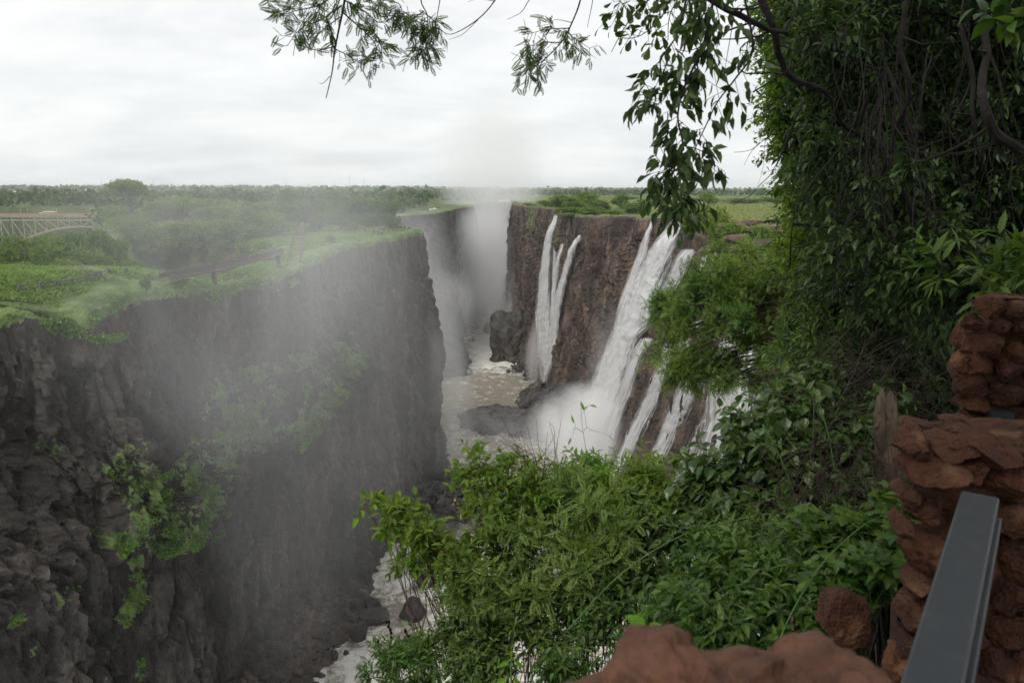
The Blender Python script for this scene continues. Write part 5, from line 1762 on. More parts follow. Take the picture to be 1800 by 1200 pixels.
# ---- hanging leafy vine against the sky
vine('vine', 'vine', 'long leafy vine hanging from the top edge in front of the white sky', [
    ([(1262, -60, 3.1), (1250, 20, 3.1), (1232, 90, 3.1), (1205, 150, 3.1), (1192, 205, 3.1), (1200, 262, 3.1), (1180, 312, 3.1), (1196, 352, 3.1), (1200, 392, 3.1)], .03, 1, .006, 1.25),
    ([(1215, -60, 3.2), (1205, 0, 3.2), (1190, 60, 3.2), (1160, 110, 3.2), (1172, 165, 3.2), (1150, 190, 3.2)], .05, 1, .005, .9),
    ([(1300, -40, 3.1), (1318, 40, 3.1), (1322, 95, 3.1), (1292, 140, 3.1), (1262, 180, 3.1), (1240, 225, 3.1), (1222, 262, 3.1), (1200, 300, 3.1)], .25, 1, .005, .8),
    ([(1225, 10, 3.1), (1232, 60, 3.15), (1226, 120, 3.15), (1236, 160, 3.1)], 0, 1, .004, 1.0),
    ([(1200, 150, 3.1), (1160, 165, 3.1), (1122, 168, 3.1), (1112, 172, 3.1)], .2, 1, .003, .9),
    ([(1195, 255, 3.1), (1222, 262, 3.1), (1245, 275, 3.1), (1250, 300, 3.1)], .2, 1, .003, 1.0),
    ([(1190, 300, 3.1), (1160, 305, 3.1), (1145, 325, 3.1), (1150, 350, 3.1)], .1, 1, .003, 1.1),
    ([(1200, 215, 3.1), (1170, 240, 3.1), (1155, 262, 3.1)], .2, 1, .003, .9),
    ([(1190, 330, 3.1), (1205, 345, 3.1), (1215, 372, 3.1)], .1, 1, .003, 1.2),
    ([(1250, -20, 3.0), (1266, 50, 3.0), (1256, 110, 3.0), (1270, 190, 3.0)], 0, .2, .002, .4),
    ([(1290, 30, 3.0), (1280, 90, 3.0), (1276, 130, 3.0)], 0, .1, .002, .3)],
    'oval', .056, 'leaf_dark', seed=41, dens=64, droop=.75, twigl=.09, cluster=3)
vine('branch', 'branch', 'small leaved twig cluster at the top edge just left of the long vine', [
    ([(1190, -60, 3.8), (1150, -10, 3.8), (1120, 20, 3.8), (1096, 50, 3.8), (1075, 92, 3.8)], .0, .55, .005, 1.0),
    ([(1150, -10, 3.8), (1160, 30, 3.8), (1130, 60, 3.8), (1100, 68, 3.8)], .0, 1, .004, 1.1),
    ([(1220, -40, 3.8), (1180, 20, 3.8), (1176, 70, 3.8)], .0, 1, .004, 1.0), ([(1110, -40, 3.8), (1090, 0, 3.8), (1082, 30, 3.8)], 0, 1, .003, 1.2)],
    'obov', .055, 'leaf_twig', seed=42, dens=60, droop=.3, cluster=2)
TG = 'feathery acacia twigs hanging from the top edge'
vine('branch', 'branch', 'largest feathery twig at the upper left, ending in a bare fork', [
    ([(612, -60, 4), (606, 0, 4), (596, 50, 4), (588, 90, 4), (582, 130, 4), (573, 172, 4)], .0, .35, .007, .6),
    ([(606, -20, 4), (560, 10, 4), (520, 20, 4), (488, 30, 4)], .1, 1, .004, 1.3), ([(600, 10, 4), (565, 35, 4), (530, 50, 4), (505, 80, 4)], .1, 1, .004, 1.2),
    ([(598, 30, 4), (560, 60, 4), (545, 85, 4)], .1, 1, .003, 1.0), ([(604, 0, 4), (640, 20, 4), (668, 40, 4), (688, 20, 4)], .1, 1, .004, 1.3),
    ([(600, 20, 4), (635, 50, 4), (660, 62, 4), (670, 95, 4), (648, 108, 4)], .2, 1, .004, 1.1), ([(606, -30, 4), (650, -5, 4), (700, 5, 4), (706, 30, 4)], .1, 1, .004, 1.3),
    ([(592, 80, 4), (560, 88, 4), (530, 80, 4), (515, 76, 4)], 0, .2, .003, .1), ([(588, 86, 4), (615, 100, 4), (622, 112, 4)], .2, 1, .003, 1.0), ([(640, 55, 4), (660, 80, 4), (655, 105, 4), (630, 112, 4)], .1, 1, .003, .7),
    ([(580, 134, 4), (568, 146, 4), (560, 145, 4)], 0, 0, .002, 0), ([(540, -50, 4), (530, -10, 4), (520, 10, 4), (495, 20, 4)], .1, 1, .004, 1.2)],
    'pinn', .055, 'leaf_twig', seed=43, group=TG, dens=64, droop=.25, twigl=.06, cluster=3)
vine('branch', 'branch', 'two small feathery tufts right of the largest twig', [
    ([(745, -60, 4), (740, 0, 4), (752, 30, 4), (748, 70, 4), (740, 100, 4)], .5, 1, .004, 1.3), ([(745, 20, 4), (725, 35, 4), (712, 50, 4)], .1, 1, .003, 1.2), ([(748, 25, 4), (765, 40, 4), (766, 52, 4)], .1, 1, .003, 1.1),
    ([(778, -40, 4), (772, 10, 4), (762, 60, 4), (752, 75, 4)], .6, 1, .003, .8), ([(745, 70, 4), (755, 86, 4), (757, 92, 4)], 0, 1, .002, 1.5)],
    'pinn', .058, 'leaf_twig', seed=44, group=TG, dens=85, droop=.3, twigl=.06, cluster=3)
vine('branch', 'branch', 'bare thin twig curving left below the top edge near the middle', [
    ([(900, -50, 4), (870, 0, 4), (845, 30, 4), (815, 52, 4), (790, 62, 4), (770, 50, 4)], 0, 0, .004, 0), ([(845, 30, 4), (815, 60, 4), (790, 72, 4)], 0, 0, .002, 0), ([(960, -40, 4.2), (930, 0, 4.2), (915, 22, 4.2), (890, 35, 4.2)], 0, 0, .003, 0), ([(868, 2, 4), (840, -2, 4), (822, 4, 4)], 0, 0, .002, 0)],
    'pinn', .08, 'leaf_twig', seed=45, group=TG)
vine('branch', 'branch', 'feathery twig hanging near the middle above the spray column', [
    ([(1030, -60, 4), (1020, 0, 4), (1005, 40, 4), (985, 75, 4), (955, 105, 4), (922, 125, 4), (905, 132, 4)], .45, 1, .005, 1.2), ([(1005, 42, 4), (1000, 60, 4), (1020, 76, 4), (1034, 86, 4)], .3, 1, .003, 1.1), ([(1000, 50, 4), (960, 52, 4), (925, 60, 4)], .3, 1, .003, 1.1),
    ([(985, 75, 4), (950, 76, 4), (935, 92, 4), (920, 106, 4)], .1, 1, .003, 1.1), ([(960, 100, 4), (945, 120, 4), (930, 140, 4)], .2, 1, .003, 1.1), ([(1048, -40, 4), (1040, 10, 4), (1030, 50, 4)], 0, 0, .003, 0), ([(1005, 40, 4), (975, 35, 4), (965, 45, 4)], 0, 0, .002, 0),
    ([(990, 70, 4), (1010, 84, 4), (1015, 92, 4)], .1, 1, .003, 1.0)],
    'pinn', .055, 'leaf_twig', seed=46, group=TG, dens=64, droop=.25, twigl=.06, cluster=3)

# bare twigs poking from the dark tree over the sky
vine('branch', 'branch', 'fine forked bare twig reaching left from the dark tree at mid height', [
    ([(1400, 230, 6), (1370, 235, 6), (1350, 240, 6), (1320, 262, 6), (1290, 266, 6)], 0, 0, .005, 0), ([(1335, 250, 6), (1318, 270, 6), (1308, 290, 6)], 0, 0, .003, 0), ([(1345, 244, 6), (1342, 290, 6), (1332, 325, 6)], 0, 0, .002, 0), ([(1400, 230, 6), (1392, 270, 6), (1385, 300, 6), (1355, 318, 6), (1333, 330, 6)], 0, 0, .003, 0)], 'pinn', .05, 'leaf_dark', seed=47)

# ---- light green acacia growing out from the edge over the falls
AB = (9.4, 12.2, HB(9.4, 12.2))
shrub('acacia_tree', 'tree', 'light feathery acacia spreading in layers over the cascades', AB,
      [(1400, 470, 14, 70, 26, .9, 181), (1330, 480, 14.2, 90, 26, .9, 210), (1265, 500, 14.4, 70, 28, .9, 181), (1215, 530, 14.6, 50, 24, .7, 123), (1175, 552, 14.6, 34, 14, .6, 58), (1290, 545, 14, 100, 30, .9, 232), (1390, 540, 13.8, 90, 44, .9, 232),
       (1210, 575, 14.4, 36, 16, .6, 58), (1180, 625, 14.2, 36, 26, .6, 79), (1225, 640, 14, 46, 16, .6, 116), (1285, 664, 13.8, 40, 16, .6, 87), (1345, 612, 13.6, 56, 20, .8, 116), (1420, 620, 13.4, 80, 46, .9, 217), (1200, 665, 14, 30, 20, .5, 50),
       (1392, 690, 13.4, 44, 30, .8, 116), (1470, 540, 13, 60, 60, .8, 159), (1290, 455, 14.8, 40, 14, .5, 58), (1480, 650, 12.8, 50, 50, .7, 116), (1455, 480, 13.4, 50, 36, .8, 108)],
      'pinnf', .16, 'leaf_acacia', 'bark', twig=.42, per=9, cl=9, seed=51, limb_r=.045, tw_r=.005, upb=.1, droop=.05, gaps=.40, sag=.10)
shrub('sapling', 'shrub', 'slender yellowish sapling at the right end of the ledge rocks, in front of the acacia', P(1400, 560, 11),
      [(1400, 430, 11, 26, 26, .3, 50), (1420, 470, 11, 26, 26, .3, 50), (1372, 452, 11, 30, 10, .3, 40), (1410, 350, 10.5, 30, 34, .3, 50)], 'dia', .085, 'leaf_bright', 'bark', twig=.3, per=7, seed=52, limb_r=.01)
shrub('shrub', 'shrub', 'tall leafy shrub with fresh leaves between the acacia and the dark tree', gnd(1520, 9, -.1),
      [(1440, 580, 9, 50, 50, .6, 130), (1415, 650, 8.6, 44, 40, .6, 110), (1480, 640, 8.4, 60, 50, .6, 150), (1402, 705, 8.2, 44, 34, .5, 100), (1450, 720, 7.8, 60, 40, .6, 130), (1520, 560, 8.6, 60, 50, .6, 120)],
      'oval', .10, 'leaf_shrub', 'bark', twig=.35, per=7, seed=53, limb_r=.03, tw_r=.003)

# ---- shrubs on the slope in front
SB = 'oval'
def plant(label, u, Y, blobs, tpl='oval', leaf=.06, mat='leaf_shrub', stem='bark', seed=1, cat='shrub', **kw):
    return shrub('shrub', cat, label, gnd(u, Y, -.05), blobs, tpl, leaf, mat, stem, seed=seed, **kw)


plant('broad leaved bush right of centre with big drooping oval leaves', 1440, 5.4,
      [(1330, 778, 5.2, 40, 22, .4, 50), (1370, 800, 5.0, 60, 50, .4, 90), (1290, 840, 5.0, 46, 40, .4, 66), (1420, 750, 5.2, 60, 40, .4, 74), (1360, 880, 4.8, 60, 40, .4, 80), (1450, 830, 4.9, 50, 46, .4, 66), (1480, 720, 5.4, 50, 40, .4, 54), (1270, 890, 4.8, 30, 26, .3, 36)],
      'wide', .105, 'leaf_glossy', seed=61, twig=.26, per=7, limb_r=.014, droop=.5, upb=.15)
plant('dark shrubby thicket behind the stump and the broad leaved bush', 1560, 6.4,
      [(1500, 640, 7, 70, 50, .5, 120), (1580, 600, 7, 60, 60, .5, 120), (1620, 680, 6.4, 50, 60, .5, 110), (1560, 760, 6.2, 70, 60, .5, 130), (1490, 800, 6.0, 60, 50, .4, 90), (1660, 600, 6.4, 50, 60, .5, 90), (1640, 560, 6.6, 60, 30, .5, 70), (1480, 870, 5.6, 70, 40, .4, 80), (1560, 860, 5.4, 40, 50, .4, 60)],
      'oval', .075, 'leaf_dark', seed=62, twig=.3, per=8, limb_r=.02, tw_r=.0035)
plant('arching branch of glossy leaves reaching left over the river', 960, 4.9,
      [(668, 897, 5.0, 26, 10, .12, 13), (700, 912, 5.0, 30, 14, .15, 18), (725, 940, 4.9, 34, 16, .15, 20), (770, 950, 4.9, 30, 20, .2, 16), (735, 990, 4.9, 36, 14, .15, 16), (790, 985, 4.8, 34, 18, .2, 18), (640, 887, 5.0, 6, 4, .05, 3)],
      'oval', .085, 'leaf_bright', seed=63, twig=.16, per=6, limb_r=.009, droop=.15, stem='stem_red', cl=4)
plant('lime tipped shrub rising highest at the left centre', 860, 5.2,
      [(850, 820, 5.4, 30, 18, .2, 26), (880, 850, 5.4, 40, 26, .3, 44), (900, 900, 5.2, 50, 36, .3, 64), (850, 900, 5.2, 34, 36, .3, 44), (925, 850, 5.4, 30, 26, .25, 28), (890, 960, 5.0, 60, 34, .3, 60)],
      'oval', .078, 'leaf_bright', seed=64, twig=.2, per=7, limb_r=.009, stem='stem_red', cl=5)
plant('fine feathery shrub in the middle of the foreground thicket', 980, 5.0,
      [(960, 930, 5.0, 70, 44, .35, 93), (1040, 930, 5.0, 60, 50, .35, 85), (1000, 1000, 4.8, 80, 44, .35, 101), (900, 1010, 4.8, 60, 44, .3, 78), (830, 1020, 4.8, 50, 34, .3, 54), (1080, 850, 5.4, 40, 24, .3, 39)],
      'pinn', .12, 'leaf_acacia', seed=65, twig=.26, per=7, limb_r=.011, upb=.2, droop=.1)
plant('yellowish leafed shrub near the foot of the widest waterfall', 1040, 5.3,
      [(1035, 835, 5.5, 34, 20, .25, 40), (1070, 830, 5.5, 34, 22, .25, 40), (1010, 870, 5.4, 40, 26, .3, 50), (1060, 885, 5.3, 50, 34, .3, 70), (970, 865, 5.4, 30, 24, .3, 34)],
      'thin', .075, 'leaf_lime', seed=66, twig=.17, per=8, limb_r=.008, stem='stem_red', cl=5)
plant('golden green shrub in front of the dark ribs', 1150, 5.2,
      [(1140, 850, 5.4, 40, 20, .3, 50), (1185, 850, 5.4, 34, 22, .3, 46), (1120, 890, 5.2, 50, 30, .3, 74), (1190, 905, 5.2, 40, 30, .3, 60), (1155, 880, 5.2, 40, 30, .3, 60), (1215, 870, 5.2, 26, 20, .2, 26)],
      'oval', .066, 'leaf_bright', seed=67, twig=.18, per=8, limb_r=.008, cl=5)
plant('dark oval leaved bush below the golden green shrub', 1160, 4.7,
      [(1150, 950, 4.9, 60, 34, .35, 84), (1210, 980, 4.7, 56, 40, .35, 84), (1120, 1010, 4.7, 50, 44, .35, 74), (1190, 1040, 4.5, 44, 34, .3, 54), (1090, 960, 4.9, 40, 40, .3, 54), (1250, 940, 4.8, 40, 30, .3, 50)],
      'oval', .082, 'leaf_glossy', seed=68, twig=.2, per=7, limb_r=.01)
plant('dense small leaved bush along the lower left of the thicket', 850, 4.6,
      [(822, 1080, 4.6, 44, 40, .3, 85), (870, 1080, 4.6, 60, 50, .3, 109), (805, 1155, 4.4, 54, 40, .3, 101), (860, 1160, 4.3, 70, 46, .3, 124), (765, 1128, 4.6, 24, 26, .2, 34), (950, 1100, 4.5, 50, 50, .3, 85), (940, 1180, 4.2, 60, 40, .3, 93), (1010, 1090, 4.5, 50, 50, .3, 78)],
      'oval', .05, 'leaf_shrub', seed=69, twig=.18, per=9, limb_r=.008)
plant('low orange flecked plant at the bottom edge beside the river', 700, 4.2,
      [(700, 1170, 4.3, 46, 24, .2, 60), (745, 1180, 4.2, 40, 26, .2, 56), (690, 1205, 4.2, 50, 20, .2, 40)],
      'thin', .06, 'leaf_herb', seed=70, twig=.13, per=8, limb_r=.004, stem='stem_green', cl=5)
plant('leafy bush in the gap right of the small leaved one', 1060, 4.3,
      [(1040, 1060, 4.5, 50, 40, .3, 62), (1060, 1130, 4.2, 50, 44, .3, 62), (1000, 1160, 4.1, 50, 44, .3, 62), (1100, 1080, 4.3, 36, 30, .25, 35)],
      'oval', .062, 'leaf_herb', seed=71, twig=.2, per=8, limb_r=.008)
plant('glossy herb with pointed leaves just above the near stone wall', 1300, 3.2,
      [(1260, 1010, 3.5, 60, 40, .3, 46), (1340, 1000, 3.5, 60, 36, .3, 46), (1300, 1060, 3.2, 70, 40, .3, 59), (1380, 1060, 3.1, 60, 40, .3, 49), (1240, 1090, 3.1, 60, 40, .25, 43), (1330, 1120, 2.9, 70, 34, .25, 49), (1420, 1110, 2.9, 50, 34, .25, 34), (1420, 990, 3.5, 50, 30, .3, 34), (1200, 1120, 3.2, 50, 40, .25, 34), (1150, 1140, 3.3, 40, 34, .2, 26)],
      'oval', .07, 'leaf_herb', seed=72, twig=.15, per=7, limb_r=.005, stem='stem_green', cat='plant', cl=5, upb=.5)
plant('lobed leaf creeper at the foot of the right hand stone wall', 1540, 3.0,
      [(1490, 960, 3.3, 46, 26, .25, 36), (1540, 980, 3.1, 36, 34, .2, 34), (1460, 1000, 3.2, 36, 26, .2, 26), (1545, 1040, 2.9, 22, 34, .15, 20), (1520, 1085, 2.8, 26, 24, .15, 14), (1440, 950, 3.5, 40, 24, .2, 26), (1570, 900, 3.4, 14, 26, .1, 10)],
      'lobed', .075, 'leaf_herb', seed=73, twig=.13, per=6, limb_r=.004, stem='stem_green', cat='plant', cl=4, droop=.5)
plant('thin grey green weeds filling the middle of the slope', 1350, 4.2,
      [(1290, 950, 4.4, 70, 30, .3, 90), (1370, 940, 4.3, 70, 26, .3, 90), (1230, 1000, 4.2, 50, 30, .3, 66), (1440, 920, 4.2, 50, 20, .3, 46), (1310, 980, 4.0, 80, 26, .3, 80)],
      'thin', .062, 'leaf_shrub', seed=74, twig=.2, per=8, limb_r=.006, stem='stem_green', cat='plant')
plant('small leafy sprig growing beside the dead stump', 1580, 4.4, [(1590, 850, 4.5, 18, 12, .15, 12), (1555, 900, 4.2, 20, 16, .15, 12)], 'thin', .05, 'leaf_shrub', seed=75, twig=.12, per=6, limb_r=.004, cat='plant')

# single large leaves close to the near stone
mb = MB(); sb = MB()
rs = np.random.default_rng(9)
for (u, v, Y, du, dv, s) in [(1135, 1104, 1.5, -32, -24, .05), (1140, 1104, 1.5, 26, -10, .03), (1095, 1128, 1.5, 30, -8, .04), (1110, 1135, 1.5, 18, 16, .035)]:
    a = P(u, v, Y); b = P(u + du, v + dv, Y)
    place(mb, 'wide', a[None], (b - a)[None], np.array([[.1, -.7, .6]]), s)
sb.tube(curve(P(1150, 1180, 1.5), P(1135, 1104, 1.5), 0, rs, 6), .0015, 4); sb.tube(curve(P(1150, 1180, 1.5), P(1100, 1132, 1.5), 0, rs, 6), .0012, 4)
r_ = thing('seedling', P(1150, 1180, 1.5), 'few big lime leaves sprouting beside the near blurred stone', 'plant')
mb.build('leaves', M['leaf_lime'], r_); sb.build('stems', M['stem_green'], r_)
mb = MB(); sb = MB()
for (u, v, Y, du, dv, s) in [(895, 1160, 3.4, -24, 14, .08), (903, 1160, 3.4, 22, 16, .08), (893, 1190, 3.2, -34, 22, .10), (904, 1188, 3.2, 14, 34, .10), (898, 1156, 3.4, 2, -20, .05)]:
    a = P(u, v, Y); b = P(u + du, v + dv, Y)
    place(mb, 'thin', a[None], (b - a)[None], np.array([[.1, -.7, .6]]), s)
sb.tube(curve(P(900, 1230, 3.3), P(899, 1158, 3.4), 0, rs, 6), .003, 5)
r_ = thing('seedling', P(900, 1230, 3.3), 'upright seedling with long pale leaves at the bottom edge', 'plant')
mb.build('leaves', M['leaf_lime'], r_); sb.build('stems', M['stem_green'], r_)

# dark seed stalks
for k, (a, b, lab) in enumerate([((683, 1094, 4.4), (692, 1165, 4.4), 'tallest dark seed head, middle of three over the foam'), ((664, 1126, 4.4), (674, 1185, 4.4), 'dark seed head at the left of three over the foam'), ((714, 1107, 4.4), (723, 1165, 4.4), 'dark seed head at the right of three, against the rounded boulder')]):
    rs = np.random.default_rng(80 + k)
    A, B = P(*a), P(*b)
    r_ = thing('seed_stalk', B, lab, 'seed head', 'dark seed heads at the lower left')
    sb = MB(); pts = curve(B, A, 0, rs, 12, .03); sb.tube(pts, np.linspace(.0035, .002, 12), 5); sb.build('stem', M['seed'], r_)
    lb = MB()
    for j in range(26):
        f = .12 + .88 * j / 25
        if 4 <= j % 9 <= 4: continue
        c = A + (B - A) * (1 - f) if False else pts[min(11, int(f * 11.99))] + rs.normal(scale=.004, size=3)
        V, Fc = ICO[1]
        lb.add(c + V * np.array([.007, .007, .010]) * rs.uniform(.7, 1.3) + rs.normal(scale=.003, size=3), [Fc])
    lb.build('seed_head', M['seed'], r_)

# long arching stems, grass blades, dead tangle
for k, (L, r, lab) in enumerate([
    ([(1000, 1105, 4), (1090, 1010, 4), (1200, 940, 3.9), (1330, 905, 3.7)], .005, 'long pale green runner arching over the middle of the thicket'),
    ([(1350, 1180, 2.6), (1390, 1080, 2.7), (1450, 985, 2.8), (1530, 915, 2.9), (1590, 900, 3.0)], .0035, 'pale green stem arching up to the stone wall from beside the near blurred stone'),
    ([(1340, 745, 4.4), (1370, 800, 4.3), (1400, 880, 4.2), (1420, 960, 4.1)], .005, 'straight lime stem in front of the broad leaved bush, left of two'),
    ([(1430, 680, 4.6), (1455, 760, 4.5), (1470, 850, 4.4), (1475, 930, 4.3)], .004, 'straight lime stem in front of the broad leaved bush, right of two'),
    ([(1010, 1020, 4.2), (1060, 990, 4.1), (1055, 1030, 4.1), (1040, 1060, 4.1)], .003, 'curling tendril in the middle of the foreground thicket')]):
    pts = pxc(L, 26)
    mb = MB(); mb.tube(pts, np.linspace(r, r * .4, 26), 5)
    tag(mb.build('creeper', M['stem_green'], base=pts[0]), lab, 'vine')
# yellow blossoms over the rubble
fl = thing('flowering_twig', P(850, 960, 5.1), 'thin twigs with small yellow blossoms in front of the near rubble pile', 'flowering twig')
sb = MB(); rs = np.random.default_rng(97)
fb_ = MB()
for (u, v) in [(805, 882), (812, 892), (836, 878), (858, 882), (812, 905), (835, 903), (843, 905), (846, 880)]:
    q = curve(P(850, 960, 5.1), P(u, v, 5.1), .04, rs, 8, .03); sb.tube(q, np.linspace(.003, .001, 8), 4)
    c_ = q[-1] + rs.normal(scale=.012, size=(9, 3)); place(fb_, 'dia', c_, rs.normal(size=(9, 3)), rs.normal(size=(9, 3)), .016)
sb.build('stems', M['stem_red'], fl)
fb_.build('blossoms', simple('yellow petals', (.55, .50, .05), .6, .2), fl)
vine('vine', 'vine', 'thin tendril with a few leaves rising alone against the white spray', [([(1034, 830, 5.3), (1030, 790, 5.3), (1024, 750, 5.3), (1020, 712, 5.3)], .85, 1, .0025, .5), ([(1026, 756, 5.3), (1035, 750, 5.3), (1038, 758, 5.3)], .3, 1, .002, .4), ([(1026, 760, 5.3), (1012, 752, 5.3), (1004, 756, 5.3)], .3, 1, .002, .4),
     ([(800, 905, 5), (790, 935, 5), (770, 960, 5), (788, 985, 5)], 0, 0, .002, 0), ([(868, 866, 5), (845, 900, 5), (820, 925, 5), (796, 924, 5)], 0, 0, .002, 0)], 'thin', .07, 'leaf_lime', stem='stem_green', seed=92, dens=30, droop=.2)
st = []
rs = np.random.default_rng(93)
for k in range(26):
    u0 = rs.uniform(930, 1000); u1 = rs.uniform(875, 1000); v1 = rs.uniform(735, 830)
    st.append(([(u0, 900, 5.3), ((u0 * .6 + u1 * .4) + rs.normal(scale=8), 860, 5.3), ((u0 * .3 + u1 * .7) + rs.normal(scale=10), (v1 + 850) / 2, 5.3 + rs.normal(scale=.1)), (u1, v1, 5.3)], 0, 0, .0035, 0))
    if k % 2: st.append(([((u0 * .4 + u1 * .6), (v1 + 850) / 2 + 4, 5.3), (u1 + rs.normal(scale=18), v1 + 20, 5.3), (u1 + rs.normal(scale=26), v1 + 4, 5.3)], 0, 0, .002, 0))
vine('dead_shrub', 'shrub', 'leafless reddish twigs sticking up in front of the spray', st, 'oval', .05, 'leaf_herb', stem='twig_dead', seed=94, base=P(965, 900, 5.3))
mb = MB()
rs = np.random.default_rng(95)
for k in range(300):
    u = rs.uniform(1380, 1580) if k < 150 else rs.uniform(1400, 1660); v = rs.uniform(800, 960) if k < 150 else rs.uniform(620, 860)
    Y = rs.uniform(4.0, 4.8) if k < 150 else rs.uniform(5.0, 5.8)
    a = rs.uniform(0, 3.14); l = rs.uniform(40, 130)
    L = [(u - math.cos(a) * l, v - math.sin(a) * l, Y + rs.normal(scale=.1)), (u + rs.normal(scale=16), v + rs.normal(scale=16), Y), (u + math.cos(a) * l, v + math.sin(a) * l, Y + rs.normal(scale=.1))]
    mb.tube(pxc(L, 9), np.full(9, rs.uniform(.0015, .004)), 4)
tag(mb.build('dead_twigs', M['twig_dead'], base=P(1480, 900, 4.4)), 'tangle of dry curling twigs left of the stone wall', kind='stuff')
bb = MB()
rs = np.random.default_rng(96)
m = 2600
u = np.concatenate([rs.uniform(1080, 1330, 1300), rs.uniform(900, 1400, 700), rs.uniform(640, 760, 160), rs.uniform(1200, 1560, 440)])
Yb = np.concatenate([rs.uniform(3.6, 4.6, 1300), rs.uniform(3.6, 4.8, 700), rs.uniform(4.1, 4.4, 160), rs.uniform(2.8, 4.0, 440)])
x = (u - 900) / F * Yb
z = HN(x, Yb)
d = np.stack([rs.normal(scale=.5, size=m), rs.normal(scale=.4, size=m), np.ones(m)], -1)
place(bb, 'blade', np.stack([x, Yb, z], -1), d, rs.normal(size=(m, 3)) + np.array([0, -1, 0]), rs.uniform(.25, .6, m))
tag(bb.build('grass', M['blade'], base=gnd(1100, 4)), 'rank grass growing through the foreground thicket', kind='stuff')
# leaf litter and ground cover hides bare soil
m = 5200
u = rs.uniform(620, 1640, m); Yb = rs.uniform(2.4, 6.5, m)
x = (u - 900) / F * Yb; z = HN(x, Yb)
kp = z > -6.5
lb = MB()
d = rs.normal(size=(m, 3)); d[:, 2] = abs(d[:, 2]) * .3
far_left = (u < 1400)
pz = np.stack([x, Yb, z + .03 + rs.random(m) * .18], -1)
place(lb, 'oval', pz[kp & far_left], d[kp & far_left], np.array([0, 0, 1.0]) + rs.normal(scale=.4, size=((kp & far_left).sum(), 3)), .075)
tag(lb.build('ground_cover', M['leaf_dark'], base=gnd(1000, 4)), 'dark low leaves covering the slope below the thicket', kind='stuff')

# ---- dead stump
rs = np.random.default_rng(14)
B0 = P(1578, 905, 4.6); T0 = P(1556, 695, 4.7)
pts = curve(B0 - np.array([0, 0, .3]), T0, 0, rs, 26, .02)
n = 22
V = []
tt_ = np.linspace(0, 1, 26)
for i, p_ in enumerate(pts):
    for j in range(n):
        a = j * 2 * math.pi / n
        r = (.098 - .040 * tt_[i]) * (1 + .22 * math.sin(a * 3 + tt_[i] * 3) * .6 + .25 * float(fbm(np.array([[math.cos(a) * 1.4, math.sin(a) * 1.4, tt_[i] * 1.5]]), 3, 3)[0]) + .30 * math.exp(-((tt_[i] - .62) / .07) ** 2) * (math.cos(a + 1.2) > .2) + .28 * math.exp(-((tt_[i] - .86) / .06) ** 2) * (math.cos(a - 2.5) > .3))
        if i == 25: r *= .35
        V.append(p_ + np.array([math.cos(a) * r, math.sin(a) * r, (.05 * math.sin(a * 2 + 1) if i > 22 else 0)]))
r_ = thing('tree_stump', B0, 'pale dead knotted stump standing left of the stone pillar', 'tree stump')
mb = MB(); mb.add(np.array(V), [grid_polys(26, n, True), np.array([[25 * n + j for j in range(n)]])])
t = NT('weathered bare wood')
p = t.wcoord()
nn_ = t.noise(t.vmath('MULTIPLY', p, (30, 30, 4)), 1.0, 5, .65, .6)
c_ = t.ramp(nn_, [(.30, (.035, .024, .016)), (.45, (.085, .062, .044)), (.7, (.16, .125, .09))])
mt = t.out(t.bsdf(c_, .9, .2, t.bump(nn_, 1.0, .03)))
mb.build('trunk', mt, r_, smoothf=True)
for a_, b_ in [((1548, 745, 4.66), (1524, 752, 4.6)), ((1540, 800, 4.62), (1520, 786, 4.55))]:
    mb = MB(); mb.tube(curve(P(*a_), P(*b_), 0, rs, 6, .06), np.linspace(.018, .004, 6), 6); mb.build('broken_limb', mt, r_)

# ================================================================ stone wall, pillar, handrail
def stones(name, label, mortar_boxes, L, seed, base, group=None):
    root = thing(name, base, label, 'stone wall' if name == 'stone_wall' else 'pillar')
    mb = MB()
    for k, (u, v, Y, w_, h_, d_) in enumerate(L):
        c = P(u, v, Y)
        V, Fc = rock_geo(c, (w_ * Y / F * .60, d_, h_ * Y / F * .62), seed + k, 4, 6 if name == 'stone_pillar' else 10, .10, rot=RS.uniform(-.2, .2))
        V = V + (.006 * fbm(V * 16, 3, seed + k) + .006 * facets(V * 16, seed + k)[0] + .0035 * facets(V * 42, seed + k)[0] + .004 * fbm(V * 60, 3, seed + k))[:, None] * unit(V - c)
        mb.add(V, Fc)
    mb.build('stonework', M['stone'], root, smoothf=False)
    mm = MB()
    for (a, b) in mortar_boxes:
        a, b = np.array(a), np.array(b)
        nx, ny_, nz_ = 16, 6, 24
        # rounded lumpy core
        V, Fc = ICO[5]
        q = np.sign(V) * np.abs(V) ** .38
        q = q / np.max(np.abs(q), axis=0)
        V2 = (a + b) / 2 + q * (b - a) / 2
        V2 = V2 + (.012 * fbm(V2 * 14, 4, seed))[:, None] * V
        V2[:, 0] += (V2[:, 1] - a[1]) * .64
        mm.add(V2, [Fc])
    mm.build('mortar', M['mortar'], root)
    return root


